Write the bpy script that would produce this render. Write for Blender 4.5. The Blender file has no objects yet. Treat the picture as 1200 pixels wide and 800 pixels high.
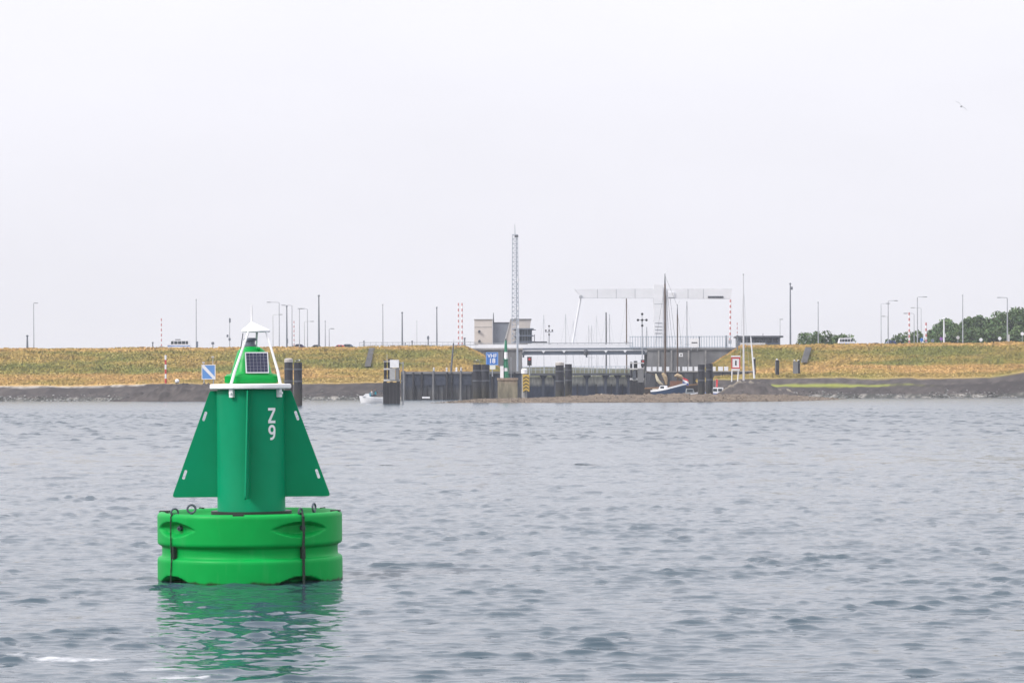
import bpy, bmesh, math, random
import numpy as np
from mathutils import Vector, Matrix, noise as mnoise

R = math.radians
rnd = random.Random(7)
scene = bpy.context.scene
col = scene.collection

# ---------------------------------------------------------------- camera
F = 100.0 / 36.0 * 1200.0          # focal length in photograph pixels
HOR = 454.0                        # photograph row of the horizon at the middle
CAMH = 2.5
ROLL = math.atan(2.0 / 600.0)
cam_d = bpy.data.cameras.new('camera')
cam_d.lens = 100.0
cam_d.sensor_width = 36.0
cam_d.shift_y = (HOR - 400.0) / 1200.0
cam_d.clip_start = 0.5
cam_d.clip_end = 6000.0
cam = bpy.data.objects.new('camera', cam_d)
cam.location = (0, 0, CAMH)
cam.rotation_euler = (math.pi / 2, ROLL, 0)
col.objects.link(cam)
scene.camera = cam

# ---------------------------------------------------------------- world, sun, exposure
SUN_EL, SUN_AZ = R(42), R(-118)    # azimuth measured from +Y towards +X: light from the left, behind the camera
world = bpy.data.worlds.new('World')
scene.world = world
world.use_nodes = True
wn, wl = world.node_tree.nodes, world.node_tree.links
wn.clear()
sky = wn.new('ShaderNodeTexSky')
sky.sky_type = 'NISHITA'
sky.sun_disc = False
sky.sun_elevation = SUN_EL
sky.sun_rotation = SUN_AZ
sky.dust_density = 6.0
sky.air_density = 1.0
hs = wn.new('ShaderNodeHueSaturation')
hs.inputs['Saturation'].default_value = 0.8
mixw = wn.new('ShaderNodeMix')
mixw.data_type = 'RGBA'
mixw.inputs[0].default_value = 0.88            # closed, even cloud veil over the clear sky
# cloud veil: overcast luminance rising smoothly from the horizon to the zenith
geo = wn.new('ShaderNodeTexCoord')
sepw = wn.new('ShaderNodeSeparateXYZ')
wl.new(geo.outputs['Generated'], sepw.inputs[0])
mrw = wn.new('ShaderNodeMapRange')
mrw.inputs['From Min'].default_value = 0.0
mrw.inputs['From Max'].default_value = 1.0
mrw.inputs['To Min'].default_value = 1.0
mrw.inputs['To Max'].default_value = 2.3
wl.new(sepw.outputs['Z'], mrw.inputs['Value'])
veil = wn.new('ShaderNodeVectorMath')
veil.operation = 'SCALE'
veil.inputs[0].default_value = (7.72, 7.66, 8.22)
cld = wn.new('ShaderNodeTexNoise')                # faint unevenness of the cloud layer
cld.inputs['Scale'].default_value = 5.0
cld.inputs['Detail'].default_value = 4
mpw = wn.new('ShaderNodeMapping')
mpw.inputs['Scale'].default_value = (1, 1, 3)
wl.new(geo.outputs['Generated'], mpw.inputs[0])
wl.new(mpw.outputs[0], cld.inputs['Vector'])
mrc = wn.new('ShaderNodeMapRange')
mrc.inputs['From Min'].default_value = 0.3
mrc.inputs['From Max'].default_value = 0.7
mrc.inputs['To Min'].default_value = 0.975
mrc.inputs['To Max'].default_value = 1.025
wl.new(cld.outputs['Fac'], mrc.inputs['Value'])
mlc = wn.new('ShaderNodeMath')
mlc.operation = 'MULTIPLY'
wl.new(mrw.outputs[0], mlc.inputs[0])
wl.new(mrc.outputs[0], mlc.inputs[1])
wl.new(mlc.outputs[0], veil.inputs['Scale'])
wl.new(veil.outputs[0], mixw.inputs[7])
bgd = wn.new('ShaderNodeBackground')
bgd.inputs['Strength'].default_value = 0.1
wout = wn.new('ShaderNodeOutputWorld')
wl.new(sky.outputs[0], hs.inputs['Color'])
wl.new(hs.outputs[0], mixw.inputs[6])
wl.new(mixw.outputs[2], bgd.inputs['Color'])
wl.new(bgd.outputs[0], wout.inputs['Surface'])

sun_d = bpy.data.lights.new('sun', 'SUN')
sun_d.energy = 2.6
sun_d.angle = R(12)
sun_d.color = (1.0, 0.95, 0.88)
sun = bpy.data.objects.new('sun', sun_d)
dirv = Vector((math.sin(SUN_AZ) * math.cos(SUN_EL), math.cos(SUN_AZ) * math.cos(SUN_EL), math.sin(SUN_EL)))
sun.rotation_euler = dirv.to_track_quat('Z', 'Y').to_euler()
sun.location = dirv * 60
col.objects.link(sun)

vs = scene.view_settings
vs.view_transform = 'Standard'
vs.look = 'None'
vs.exposure = 0.24
vs.gamma = 1.0
vs.use_curve_mapping = False
scene.render.engine = 'CYCLES'
scene.cycles.use_denoising = True
scene.cycles.max_bounces = 6
scene.cycles.volume_bounces = 1
scene.cycles.volume_step_rate = 4.0

# ---------------------------------------------------------------- helpers
def P(px, py, D):
    u, v = px - 600.0, HOR - py
    c, s = math.cos(ROLL), math.sin(ROLL)
    uu, vv = u * c + v * s, v * c - u * s
    return Vector((uu / F * D, D, CAMH + vv / F * D))

def S(D):
    return D / F

MATS = {}
def mat(name, c, rough=0.6, metal=0.0, var=0.0, scale=3.0, c2=None, bump=0.0, bscale=20.0, stretch=(1, 1, 1), spec=0.5, coat=0.0):
    """Principled material whose colour wanders between two tones on object-space noise."""
    if name in MATS:
        return MATS[name]
    m = bpy.data.materials.new(name)
    m.use_nodes = True
    n, l = m.node_tree.nodes, m.node_tree.links
    b = n['Principled BSDF']
    b.inputs['Roughness'].default_value = rough
    b.inputs['Metallic'].default_value = metal
    b.inputs['Specular IOR Level'].default_value = spec
    b.inputs['Coat Weight'].default_value = coat
    if c2 is None and var == 0:
        b.inputs['Base Color'].default_value = (*c, 1)
    else:
        if c2 is None:
            c2 = tuple(x * (1 - var) for x in c)
        tc = n.new('ShaderNodeTexCoord')
        mp = n.new('ShaderNodeMapping')
        mp.inputs['Scale'].default_value = stretch
        nz = n.new('ShaderNodeTexNoise')
        nz.inputs['Scale'].default_value = scale
        nz.inputs['Detail'].default_value = 6
        nz.inputs['Roughness'].default_value = 0.65
        rp = n.new('ShaderNodeValToRGB')
        rp.color_ramp.elements[0].position = 0.3
        rp.color_ramp.elements[1].position = 0.7
        rp.color_ramp.elements[0].color = (*c2, 1)
        rp.color_ramp.elements[1].color = (*c, 1)
        l.new(tc.outputs['Object'], mp.inputs['Vector'])
        l.new(mp.outputs[0], nz.inputs['Vector'])
        l.new(nz.outputs['Fac'], rp.inputs['Fac'])
        l.new(rp.outputs[0], b.inputs['Base Color'])
        if bump:
            nb = n.new('ShaderNodeTexNoise')
            nb.inputs['Scale'].default_value = bscale
            nb.inputs['Detail'].default_value = 4
            bp = n.new('ShaderNodeBump')
            bp.inputs['Strength'].default_value = bump
            bp.inputs['Distance'].default_value = 0.02
            l.new(tc.outputs['Object'], nb.inputs['Vector'])
            l.new(nb.outputs['Fac'], bp.inputs['Height'])
            l.new(bp.outputs[0], b.inputs['Normal'])
    MATS[name] = m
    return m

class MB:
    def __init__(self):
        self.v, self.f, self.m, self.sm = [], [], [], []
    def add(self, vs_, fs_, m=0, smooth=False):
        o = len(self.v)
        self.v += [tuple(x) for x in vs_]
        for f in fs_:
            self.f.append(tuple(i + o for i in f))
            self.m.append(m)
            self.sm.append(smooth)
        return self
    def box(self, c, s, m=0, rot=None):
        x, y, z = s[0] / 2, s[1] / 2, s[2] / 2
        vs_ = [Vector((a * x, b * y, d * z)) for a in (-1, 1) for b in (-1, 1) for d in (-1, 1)]
        if rot is not None:
            vs_ = [rot @ v for v in vs_]
        vs_ = [v + Vector(c) for v in vs_]
        return self.add(vs_, [(0, 1, 3, 2), (4, 6, 7, 5), (0, 4, 5, 1), (2, 3, 7, 6), (0, 2, 6, 4), (1, 5, 7, 3)], m)
    def span(self, a, b, m=0):
        """box between two opposite corners"""
        return self.box([(p + q) / 2 for p, q in zip(a, b)], [abs(q - p) for p, q in zip(a, b)], m)
    def tube(self, p0, p1, r0, r1=None, n=8, m=0, caps=True):
        r1 = r0 if r1 is None else r1
        p0, p1 = Vector(p0), Vector(p1)
        d = (p1 - p0)
        if d.length < 1e-6:
            return self
        q = d.to_track_quat('Z', 'Y').to_matrix()
        vs_ = []
        for p, r in ((p0, r0), (p1, r1)):
            for i in range(n):
                a = 2 * math.pi * i / n
                vs_.append(p + q @ Vector((r * math.cos(a), r * math.sin(a), 0)))
        self.add(vs_, [(i, (i + 1) % n, n + (i + 1) % n, n + i) for i in range(n)], m, n > 6)
        if caps:
            self.add(vs_[:n], [tuple(range(n))[::-1]], m)
            self.add(vs_[n:], [tuple(range(n))], m)
        return self
    def path(self, pts, r, n=8, m=0):
        for a, b in zip(pts[:-1], pts[1:]):
            self.tube(a, b, r, r, n, m)
        return self
    def lathe(self, prof, n=32, c=(0, 0, 0), m=0, smooth=True):
        vs_, fs_ = [], []
        for r, z in prof:
            for i in range(n):
                a = 2 * math.pi * i / n
                vs_.append((c[0] + r * math.cos(a), c[1] + r * math.sin(a), c[2] + z))
        for k in range(len(prof) - 1):
            for i in range(n):
                j = (i + 1) % n
                fs_.append((k * n + i, k * n + j, (k + 1) * n + j, (k + 1) * n + i))
        self.add(vs_, fs_, m, smooth)
        self.add(vs_[:n], [tuple(range(n))[::-1]], m)
        self.add(vs_[-n:], [tuple(range(n))], m)
        return self
    def prism(self, poly, y0, y1, m=0):
        """polygon in x,z extruded from y0 to y1"""
        n = len(poly)
        vs_ = [(x, y0, z) for x, z in poly] + [(x, y1, z) for x, z in poly]
        fs_ = [tuple(range(n)), tuple(range(n, 2 * n))[::-1]]
        fs_ += [(i, n + i, n + (i + 1) % n, (i + 1) % n) for i in range(n)]
        return self.add(vs_, fs_, m)
    def torus(self, c, R_, r, rot=None, n=16, k=8, m=0):
        vs_, fs_ = [], []
        for i in range(n):
            a = 2 * math.pi * i / n
            for j in range(k):
                b = 2 * math.pi * j / k
                p = Vector(((R_ + r * math.cos(b)) * math.cos(a), r * math.sin(b), (R_ + r * math.cos(b)) * math.sin(a)))
                if rot is not None:
                    p = rot @ p
                vs_.append(p + Vector(c))
                fs_.append((i * k + j, ((i + 1) % n) * k + j, ((i + 1) % n) * k + (j + 1) % k, i * k + (j + 1) % k))
        return self.add(vs_, fs_, m, True)
    def ball(self, c, rad, n=10, k=6, m=0):
        rx, ry, rz = (rad,) * 3 if not hasattr(rad, '__len__') else rad
        vs_, fs_ = [], []
        for j in range(k + 1):
            t = math.pi * j / k
            for i in range(n):
                a = 2 * math.pi * i / n
                vs_.append((c[0] + rx * math.sin(t) * math.cos(a), c[1] + ry * math.sin(t) * math.sin(a), c[2] + rz * math.cos(t)))
        for j in range(k):
            for i in range(n):
                fs_.append((j * n + i, (j + 1) * n + i, (j + 1) * n + (i + 1) % n, j * n + (i + 1) % n))
        return self.add(vs_, fs_, m, True)
    def mesh(self, name, mats):
        me = bpy.data.meshes.new(name)
        me.from_pydata([tuple(v) for v in self.v], [], self.f)
        for m in (mats if isinstance(mats, (list, tuple)) else [mats]):
            me.materials.append(m)
        me.polygons.foreach_set('material_index', self.m)
        me.polygons.foreach_set('use_smooth', self.sm)
        bm = bmesh.new()
        bm.from_mesh(me)
        bmesh.ops.remove_doubles(bm, verts=bm.verts, dist=1e-5)
        bmesh.ops.recalc_face_normals(bm, faces=bm.faces)
        bm.to_mesh(me)
        bm.free()
        me.set_sharp_from_angle(angle=R(38))
        return me
    def build(self, name, mats, parent=None, loc=(0, 0, 0)):
        o = bpy.data.objects.new(name, self.mesh(name, mats))
        o.location = loc
        col.objects.link(o)
        if parent is not None:
            o.parent = parent
        return o

def tag(o, label=None, cat=None, group=None, kind=None):
    if label: o['label'] = label
    if cat: o['category'] = cat
    if group: o['group'] = group
    if kind: o['kind'] = kind
    return o

class Thing:
    """An Empty at the thing's base; parts are measured in photograph pixels at the thing's own distance."""
    def __init__(self, name, label, cat, px, py, D, group=None, rz=0.0, z=None):
        self.px, self.py, self.D, self.s = px, py, D, S(D)
        self.o = bpy.data.objects.new(name, None)
        self.o.empty_display_size = 0.3
        p = P(px, py, D)
        if z is not None:
            p.z = z
        self.o.location = p
        self.o.rotation_euler = (0, 0, rz)
        col.objects.link(self.o)
        tag(self.o, label, cat, group)
    def q(self, px, py, y=0.0):
        return ((px - self.px) * self.s, y, (self.py - py) * self.s)
    def part(self, name, mb, mats, parent=None):
        return mb.build(name, mats, parent or self.o)
    def boxp(self, name, x0, y0, x1, y1, d0, d1, m, parent=None):
        return self.part(name, MB().span(self.q(x0, y1, d0), self.q(x1, y0, d1)), m, parent)

def single(name, mb, mats, label, cat, loc, group=None, rz=0.0):
    o = mb.build(name, mats, None, loc)
    o.rotation_euler = (0, 0, rz)
    return tag(o, label, cat, group)

def struct(name, mb, mats, kind='structure', label=None):
    o = mb.build(name, mats)
    tag(o, label, None, None, kind)
    return o

def lerp_table(tab, x):
    xs = [t[0] for t in tab]
    if x <= xs[0]: return tab[0][1:]
    if x >= xs[-1]: return tab[-1][1:]
    for a, b in zip(tab[:-1], tab[1:]):
        if a[0] <= x <= b[0]:
            t = (x - a[0]) / (b[0] - a[0])
            return [p + (q - p) * t for p, q in zip(a[1:], b[1:])]

def text_mesh(body, size, extrude=0.002, bold=0.0):
    c = bpy.data.curves.new('lettering', 'FONT')
    c.body = body
    c.size = size
    c.extrude = extrude
    c.offset = bold
    c.align_x = 'CENTER'
    c.align_y = 'CENTER'
    c.resolution_u = 4
    o = bpy.data.objects.new('lettering', c)
    col.objects.link(o)
    dg = bpy.context.evaluated_depsgraph_get()
    me = bpy.data.meshes.new_from_object(o.evaluated_get(dg))
    bpy.data.objects.remove(o)
    bpy.data.curves.remove(c)
    return me

def lettering(body, size, m, parent, loc, extrude=0.01, bold=0.0):
    """upright lettering facing the viewer's side (-Y) of a flat sign"""
    me = text_mesh(body, size, extrude, bold)
    me.materials.clear()
    me.materials.append(m)
    o = bpy.data.objects.new('lettering', me)
    o.rotation_euler = (R(90), 0, 0)
    o.location = loc
    col.objects.link(o)
    o.parent = parent
    return o

# ---------------------------------------------------------------- materials
white = mat('white_paint', (0.78, 0.78, 0.80), 0.45, var=0.12, scale=2)
white_far = mat('white_painted_steel', (0.70, 0.71, 0.74), 0.5, var=0.10, scale=0.4)
galv = mat('galvanised_steel', (0.42, 0.44, 0.47), 0.45, 0.4, var=0.25, scale=1.5)
dark_steel = mat('dark_steel', (0.09, 0.10, 0.12), 0.55, var=0.4, scale=2)
blue_steel = mat('blue_grey_steel', (0.16, 0.19, 0.24), 0.55, var=0.25, scale=0.5)
concrete = mat('concrete', (0.33, 0.32, 0.31), 0.85, var=0.35, scale=0.5, c2=(0.20, 0.195, 0.19))
concrete_dark = mat('weathered_concrete', (0.20, 0.20, 0.205), 0.9, c2=(0.11, 0.11, 0.115), scale=0.35, stretch=(1, 1, 0.3))
concrete_pale = mat('pale_concrete', (0.55, 0.54, 0.53), 0.85, var=0.2, scale=0.6)
beige = mat('beige_cladding', (0.56, 0.51, 0.47), 0.8, var=0.12, scale=0.8)
greyclad = mat('grey_cladding', (0.17, 0.19, 0.23), 0.6, var=0.15, scale=0.5)
timber_dark = mat('tarred_timber', (0.030, 0.029, 0.034), 0.85, c2=(0.012, 0.012, 0.016), scale=1.5, stretch=(2, 2, 0.3))
timber_blue = mat('weathered_sheet_pile', (0.045, 0.055, 0.085), 0.8, c2=(0.02, 0.025, 0.04), scale=0.8, stretch=(2, 2, 0.3))
red = mat('red_paint', (0.52, 0.05, 0.05), 0.5, var=0.1)
green_paint = mat('green_paint', (0.02, 0.20, 0.11), 0.5, var=0.2)
yellow = mat('yellow_paint', (0.55, 0.36, 0.06), 0.5, var=0.1)
black = mat('black_paint', (0.02, 0.02, 0.022), 0.5, var=0.2)
blue_sign = mat('blue_sign', (0.03, 0.16, 0.52), 0.4, var=0.1)
glass_dark = mat('dark_glass', (0.03, 0.04, 0.05), 0.08)
brown = mat('brown_wood', (0.10, 0.065, 0.045), 0.6, var=0.3, scale=1)
canvas = mat('tan_canvas', (0.42, 0.32, 0.20), 0.9, var=0.25, scale=2)

# striking tide mark: weed below a waterline on anything standing in the tide
def tidal(name, c_hi, c_lo, z0, z1, rough=0.85, var=0.35):
    m = bpy.data.materials.new(name)
    m.use_nodes = True
    n, l = m.node_tree.nodes, m.node_tree.links
    b = n['Principled BSDF']
    b.inputs['Roughness'].default_value = rough
    g = n.new('ShaderNodeNewGeometry')
    sp = n.new('ShaderNodeSeparateXYZ')
    l.new(g.outputs['Position'], sp.inputs[0])
    nz = n.new('ShaderNodeTexNoise')
    nz.inputs['Scale'].default_value = 0.7
    nz.inputs['Detail'].default_value = 6
    l.new(g.outputs['Position'], nz.inputs['Vector'])
    ma = n.new('ShaderNodeMath'); ma.operation = 'MULTIPLY_ADD'
    ma.inputs[1].default_value = (z1 - z0) * 1.2
    l.new(nz.outputs['Fac'], ma.inputs[0])
    l.new(sp.outputs['Z'], ma.inputs[2])
    mr = n.new('ShaderNodeMapRange')
    mr.inputs['From Min'].default_value = z0 + (z1 - z0) * 0.6
    mr.inputs['From Max'].default_value = z1 + (z1 - z0) * 0.6
    l.new(ma.outputs[0], mr.inputs['Value'])
    mx = n.new('ShaderNodeMix'); mx.data_type = 'RGBA'
    mx.inputs[6].default_value = (*c_lo, 1)
    mx.inputs[7].default_value = (*c_hi, 1)
    l.new(mr.outputs[0], mx.inputs[0])
    n2 = n.new('ShaderNodeTexNoise')
    n2.inputs['Scale'].default_value = 1.3
    n2.inputs['Detail'].default_value = 8
    mp = n.new('ShaderNodeMapping'); mp.inputs['Scale'].default_value = (1.5, 1.5, 0.35)
    l.new(g.outputs['Position'], mp.inputs[0])
    l.new(mp.outputs[0], n2.inputs['Vector'])
    mr2 = n.new('ShaderNodeMapRange')
    mr2.inputs['From Min'].default_value = 0.3
    mr2.inputs['From Max'].default_value = 0.7
    mr2.inputs['To Min'].default_value = 1 - var
    mr2.inputs['To Max'].default_value = 1 + var
    l.new(n2.outputs['Fac'], mr2.inputs['Value'])
    mu = n.new('ShaderNodeMix'); mu.data_type = 'RGBA'; mu.blend_type = 'MULTIPLY'
    mu.inputs[0].default_value = 1
    l.new(mx.outputs[2], mu.inputs[6])
    l.new(mr2.outputs[0], mu.inputs[7])
    l.new(mu.outputs[2], b.inputs['Base Color'])
    return m

gate_mat = tidal('lock_wall_with_tide_mark', (0.42, 0.41, 0.36), (0.03, 0.042, 0.075), 2.6, 3.6)
pile_mat = tidal('pile_with_tide_mark', (0.022, 0.023, 0.032), (0.034, 0.032, 0.026), 1.5, 3.5)
block_mat = tidal('beacon_block_with_tide_mark', (0.30, 0.22, 0.17), (0.20, 0.18, 0.13), 3.0, 4.6)
quay_mat = tidal('quay_sheet_with_tide_mark', (0.05, 0.06, 0.085), (0.075, 0.075, 0.078), 1.5, 3.2)
# ---------------------------------------------------------------- water
def make_water():
    rs = np.random.RandomState(11)
    N = 110
    lam = np.exp(rs.uniform(math.log(0.2), math.log(1.5), N))
    ang = rs.normal(0, 0.5, N) + R(-8)
    ph = rs.uniform(0, 2 * math.pi, N)
    def waves(ys, tan):
        Y = np.repeat(ys[:, None], len(tan), 1)
        X = ys[:, None] * tan[None, :]
        dy = np.gradient(ys)[:, None]
        dx = np.abs(np.gradient(tan))[None, :] * ys[:, None]
        Z = np.zeros_like(X); GX = np.zeros_like(X); GY = np.zeros_like(X); var = np.zeros_like(X)
        patch = np.zeros_like(X)
        for L, a, p in ((23, .5, 1.), (9.3, 1.9, 2.), (5.1, -.6, .4), (3.7, 1.1, 5.), (4.3, 2.5, 3.), (2.9, .2, .9)):
            patch += np.sin(2 * math.pi / L * (X * math.cos(a) + Y * math.sin(a)) + p)
        far = np.clip((ys - 55) / 90, 0, 1)[:, None]
        patch = np.clip(0.95 + (0.13 + 0.13 * far) * patch, 0.25, 2.0) * (1 + 0.25 * far)
        for i in range(N):
            k = 2 * math.pi / lam[i]
            kx, ky = k * math.sin(ang[i]), k * math.cos(ang[i])
            step = np.maximum(abs(ky) * dy, abs(kx) * dx)
            damp = np.clip((2.9 - step) / 1.0, 0, 1)
            rows = np.where(damp.max(axis=1) > 0)[0]
            if len(rows) == 0:
                continue
            r = rows[-1] + 1
            amp = WAVE_SLOPE * math.sqrt(2.0 / N) / k * (1.5 if lam[i] < 0.42 else 1.15 if lam[i] < 0.7 else 0.36)
            th = kx * X[:r] + ky * Y[:r] + ph[i]
            a = amp * damp[:r] * patch[:r] * (1.0 if lam[i] < 0.7 else 1 + 2.4 * far[:r])
            Z[:r] += a * np.sin(th)
            var[:r] += a * a * 0.5
            c = a * np.cos(th) * 0.9 / k
            GX[:r] += c * kx
            GY[:r] += c * ky
        sg = np.sqrt(var) + 1e-6                       # peaked crests over flat troughs
        Z = sg * (np.exp(PEAK * np.clip(Z / sg, -3, 2.6)) - math.exp(PEAK * PEAK / 2)) / (PEAK * 1.15)
        return np.stack([X + GX, Y + GY, Z], -1)
    # two grids in one sheet: fine rows close to the viewer, coarser ones out to the shore
    ys = [14.0]
    while ys[-1] < 92:
        ys.append(ys[-1] + 0.033 * (max(ys[-1], 20.0) / 22.0) ** 1.42)
    yn = np.array(ys)
    ys = [ys[-1] - 0.2]
    while ys[-1] < 690:
        ys.append(ys[-1] + (0.38 if ys[-1] < 260 else 0.38 + (ys[-1] - 260) * 0.0016))
    yf = np.array(ys)
    def fan(n):
        t = np.linspace(-1, 1, n)
        return 0.22 * t + 0.25 * np.sign(t) * np.maximum(np.abs(t) - 0.92, 0) * 10
    cos_, quads_ = [], []
    off = 0
    for yy, nn in ((yn, 820), (yf, 480)):
        V = waves(yy, fan(nn))
        nr, nc = V.shape[:2]
        idx = np.arange(nr * nc).reshape(nr, nc) + off
        quads_.append(np.stack([idx[:-1, :-1], idx[:-1, 1:], idx[1:, 1:], idx[1:, :-1]], -1).reshape(-1, 4))
        cos_.append(V.reshape(-1, 3))
        off += nr * nc
    co = np.concatenate(cos_).astype(np.float32)
    quads = np.concatenate(quads_)
    me = bpy.data.meshes.new('water')
    me.vertices.add(len(co)); me.vertices.foreach_set('co', co.ravel())
    me.loops.add(quads.size); me.loops.foreach_set('vertex_index', quads.ravel().astype(np.int32))
    me.polygons.add(len(quads))
    me.polygons.foreach_set('loop_start', np.arange(0, quads.size, 4, dtype=np.int32))
    me.polygons.foreach_set('use_smooth', np.ones(len(quads), dtype=bool))
    me.update(calc_edges=True)
    # material
    m = bpy.data.materials.new('sea_water')
    m.use_nodes = True
    n, l = m.node_tree.nodes, m.node_tree.links
    b = n['Principled BSDF']
    b.inputs['IOR'].default_value = 1.333
    b.inputs['Roughness'].default_value = 0.1
    g = n.new('ShaderNodeNewGeometry')
    def slope(scale, sx, sy, k, detail):
        mp = n.new('ShaderNodeMapping')
        mp.inputs['Scale'].default_value = (sx, sy, 1)
        nz = n.new('ShaderNodeTexNoise')
        nz.inputs['Scale'].default_value = scale
        nz.inputs['Detail'].default_value = detail
        nz.inputs['Roughness'].default_value = 0.6
        sub = n.new('ShaderNodeVectorMath'); sub.operation = 'SUBTRACT'
        sub.inputs[1].default_value = (0.5, 0.5, 0.5)
        mu = n.new('ShaderNodeVectorMath'); mu.operation = 'MULTIPLY'
        mu.inputs[1].default_value = (k * 0.7, k, 0)
        l.new(g.outputs['Position'], mp.inputs[0])
        l.new(mp.outputs[0], nz.inputs['Vector'])
        l.new(nz.outputs['Color'], sub.inputs[0])
        l.new(sub.outputs[0], mu.inputs[0])
        return mu
    s1 = slope(4.5, 0.8, 1.3, RIPPLE[0], 3)      # ripples a hand wide
    s2 = slope(0.9, 0.6, 1.3, RIPPLE[1], 3)      # wavelets a metre long
    s3 = slope(0.16, 0.7, 1.2, RIPPLE[2], 2)     # slow groups of waves
    a1 = n.new('ShaderNodeVectorMath'); a2 = n.new('ShaderNodeVectorMath'); a3 = n.new('ShaderNodeVectorMath')
    l.new(s1.outputs[0], a1.inputs[0]); l.new(s2.outputs[0], a1.inputs[1])
    l.new(a1.outputs[0], a2.inputs[0]); l.new(s3.outputs[0], a2.inputs[1])
    l.new(a2.outputs[0], a3.inputs[0]); l.new(g.outputs['Normal'], a3.inputs[1])
    nm = n.new('ShaderNodeVectorMath'); nm.operation = 'NORMALIZE'
    l.new(a3.outputs[0], nm.inputs[0])
    l.new(nm.outputs[0], b.inputs['Normal'])
    # turbid body colour and a few foam streaks left by a passing wake
    sp = n.new('ShaderNodeSeparateXYZ')
    l.new(g.outputs['Position'], sp.inputs[0])
    def math_(op, a, bb=None, c=None):
        q = n.new('ShaderNodeMath'); q.operation = op
        for i, v in enumerate((a, bb, c)):
            if v is None: continue
            if isinstance(v, (int, float)): q.inputs[i].default_value = v
            else: l.new(v, q.inputs[i])
        return q.outputs[0]
    wob = n.new('ShaderNodeTexNoise'); wob.inputs['Scale'].default_value = 2.2; wob.inputs['Detail'].default_value = 5
    l.new(g.outputs['Position'], wob.inputs['Vector'])
    foam = None
    for (px0, px1, py, thick) in FOAM:
        p0, p1 = P(px0, py, 26), P(px1, py, 26)
        Dm = CAMH * F / (py - HOR + 2 * (600 - (px0 + px1) / 2) / 600 * -1)
        cx, hw = ((px0 + px1) / 2 - 600) / F * Dm, (px1 - px0) / 2 / F * Dm
        ex = math_('DIVIDE', math_('ABSOLUTE', math_('SUBTRACT', sp.outputs['X'], cx)), hw)
        yy = math_('MULTIPLY_ADD', wob.outputs['Fac'], 0.55, math_('SUBTRACT', sp.outputs['Y'], Dm + 0.27))
        ey = math_('DIVIDE', math_('ABSOLUTE', yy), thick)
        d = math_('ADD', math_('POWER', ex, 3.0), ey)
        f = math_('SUBTRACT', 1.0, d)
        foam = f if foam is None else math_('MAXIMUM', foam, f)
    br = n.new('ShaderNodeTexNoise'); br.inputs['Scale'].default_value = 7; br.inputs['Detail'].default_value = 6
    l.new(g.outputs['Position'], br.inputs['Vector'])
    fm = math_('MULTIPLY_ADD', br.outputs['Fac'], 1.9, math_("SUBTRACT", foam, 1.2))
    fmr = n.new('ShaderNodeMapRange')
    fmr.inputs['From Min'].default_value = 0.0; fmr.inputs['From Max'].default_value = 0.9
    l.new(fm, fmr.inputs['Value'])
    gate = math_('GREATER_THAN', foam, 0.0)
    fac = math_('MULTIPLY', fmr.outputs[0], gate)
    mx = n.new('ShaderNodeMix'); mx.data_type = 'RGBA'
    mx.inputs[6].default_value = (*WATER_COL, 1)
    mx.inputs[7].default_value = (0.55, 0.56, 0.58, 1)
    l.new(fac, mx.inputs[0])
    l.new(mx.outputs[2], b.inputs['Base Color'])
    rgh = n.new('ShaderNodeMapRange'); rgh.interpolation_type = 'SMOOTHSTEP'   # waves too small for the mesh far out are carried by the roughness
    rgh.inputs['From Min'].default_value = 40; rgh.inputs['From Max'].default_value = 260
    rgh.inputs['To Min'].default_value = 0.08; rgh.inputs['To Max'].default_value = 0.16
    l.new(sp.outputs['Y'], rgh.inputs['Value'])
    l.new(math_('MAXIMUM', rgh.outputs[0], math_('MULTIPLY', fac, 0.8)), b.inputs['Roughness'])
    me.materials.append(m)
    o = bpy.data.objects.new('water', me)
    col.objects.link(o)
    tag(o, kind='structure')

WAVE_SLOPE = 0.112
PEAK = 0.5
RIPPLE = (0.48, 0.10, 0.0)
WATER_COL = (0.03, 0.056, 0.076)
FOAM = ((-60, 40, 767, 0.26), (20, 150, 772, 0.28), (150, 225, 784, 0.24), (175, 255, 792, 0.22))
make_water()

# ---------------------------------------------------------------- dikes
def ground_material():
    m = bpy.data.materials.new('dike_ground')
    m.use_nodes = True
    n, l = m.node_tree.nodes, m.node_tree.links
    b = n['Principled BSDF']
    b.inputs['Roughness'].default_value = 0.95
    b.inputs['Specular IOR Level'].default_value = 0.15
    at = n.new('ShaderNodeAttribute'); at.attribute_name = 'ground'
    g = n.new('ShaderNodeNewGeometry')
    nz = n.new('ShaderNodeTexNoise'); nz.inputs['Scale'].default_value = 0.9; nz.inputs['Detail'].default_value = 8
    nz.inputs['Roughness'].default_value = 0.7
    l.new(g.outputs['Position'], nz.inputs['Vector'])
    mr = n.new('ShaderNodeMapRange')
    mr.inputs['From Min'].default_value = 0.3; mr.inputs['From Max'].default_value = 0.7
    mr.inputs['To Min'].default_value = 0.88; mr.inputs['To Max'].default_value = 1.12
    l.new(nz.outputs['Fac'], mr.inputs['Value'])
    mu = n.new('ShaderNodeMix'); mu.data_type = 'RGBA'; mu.blend_type = 'MULTIPLY'; mu.inputs[0].default_value = 1
    l.new(at.outputs['Color'], mu.inputs[6]); l.new(mr.outputs[0], mu.inputs[7])
    l.new(mu.outputs[2], b.inputs['Base Color'])
    MATS['ground'] = m
    return m
gmat = ground_material()
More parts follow.
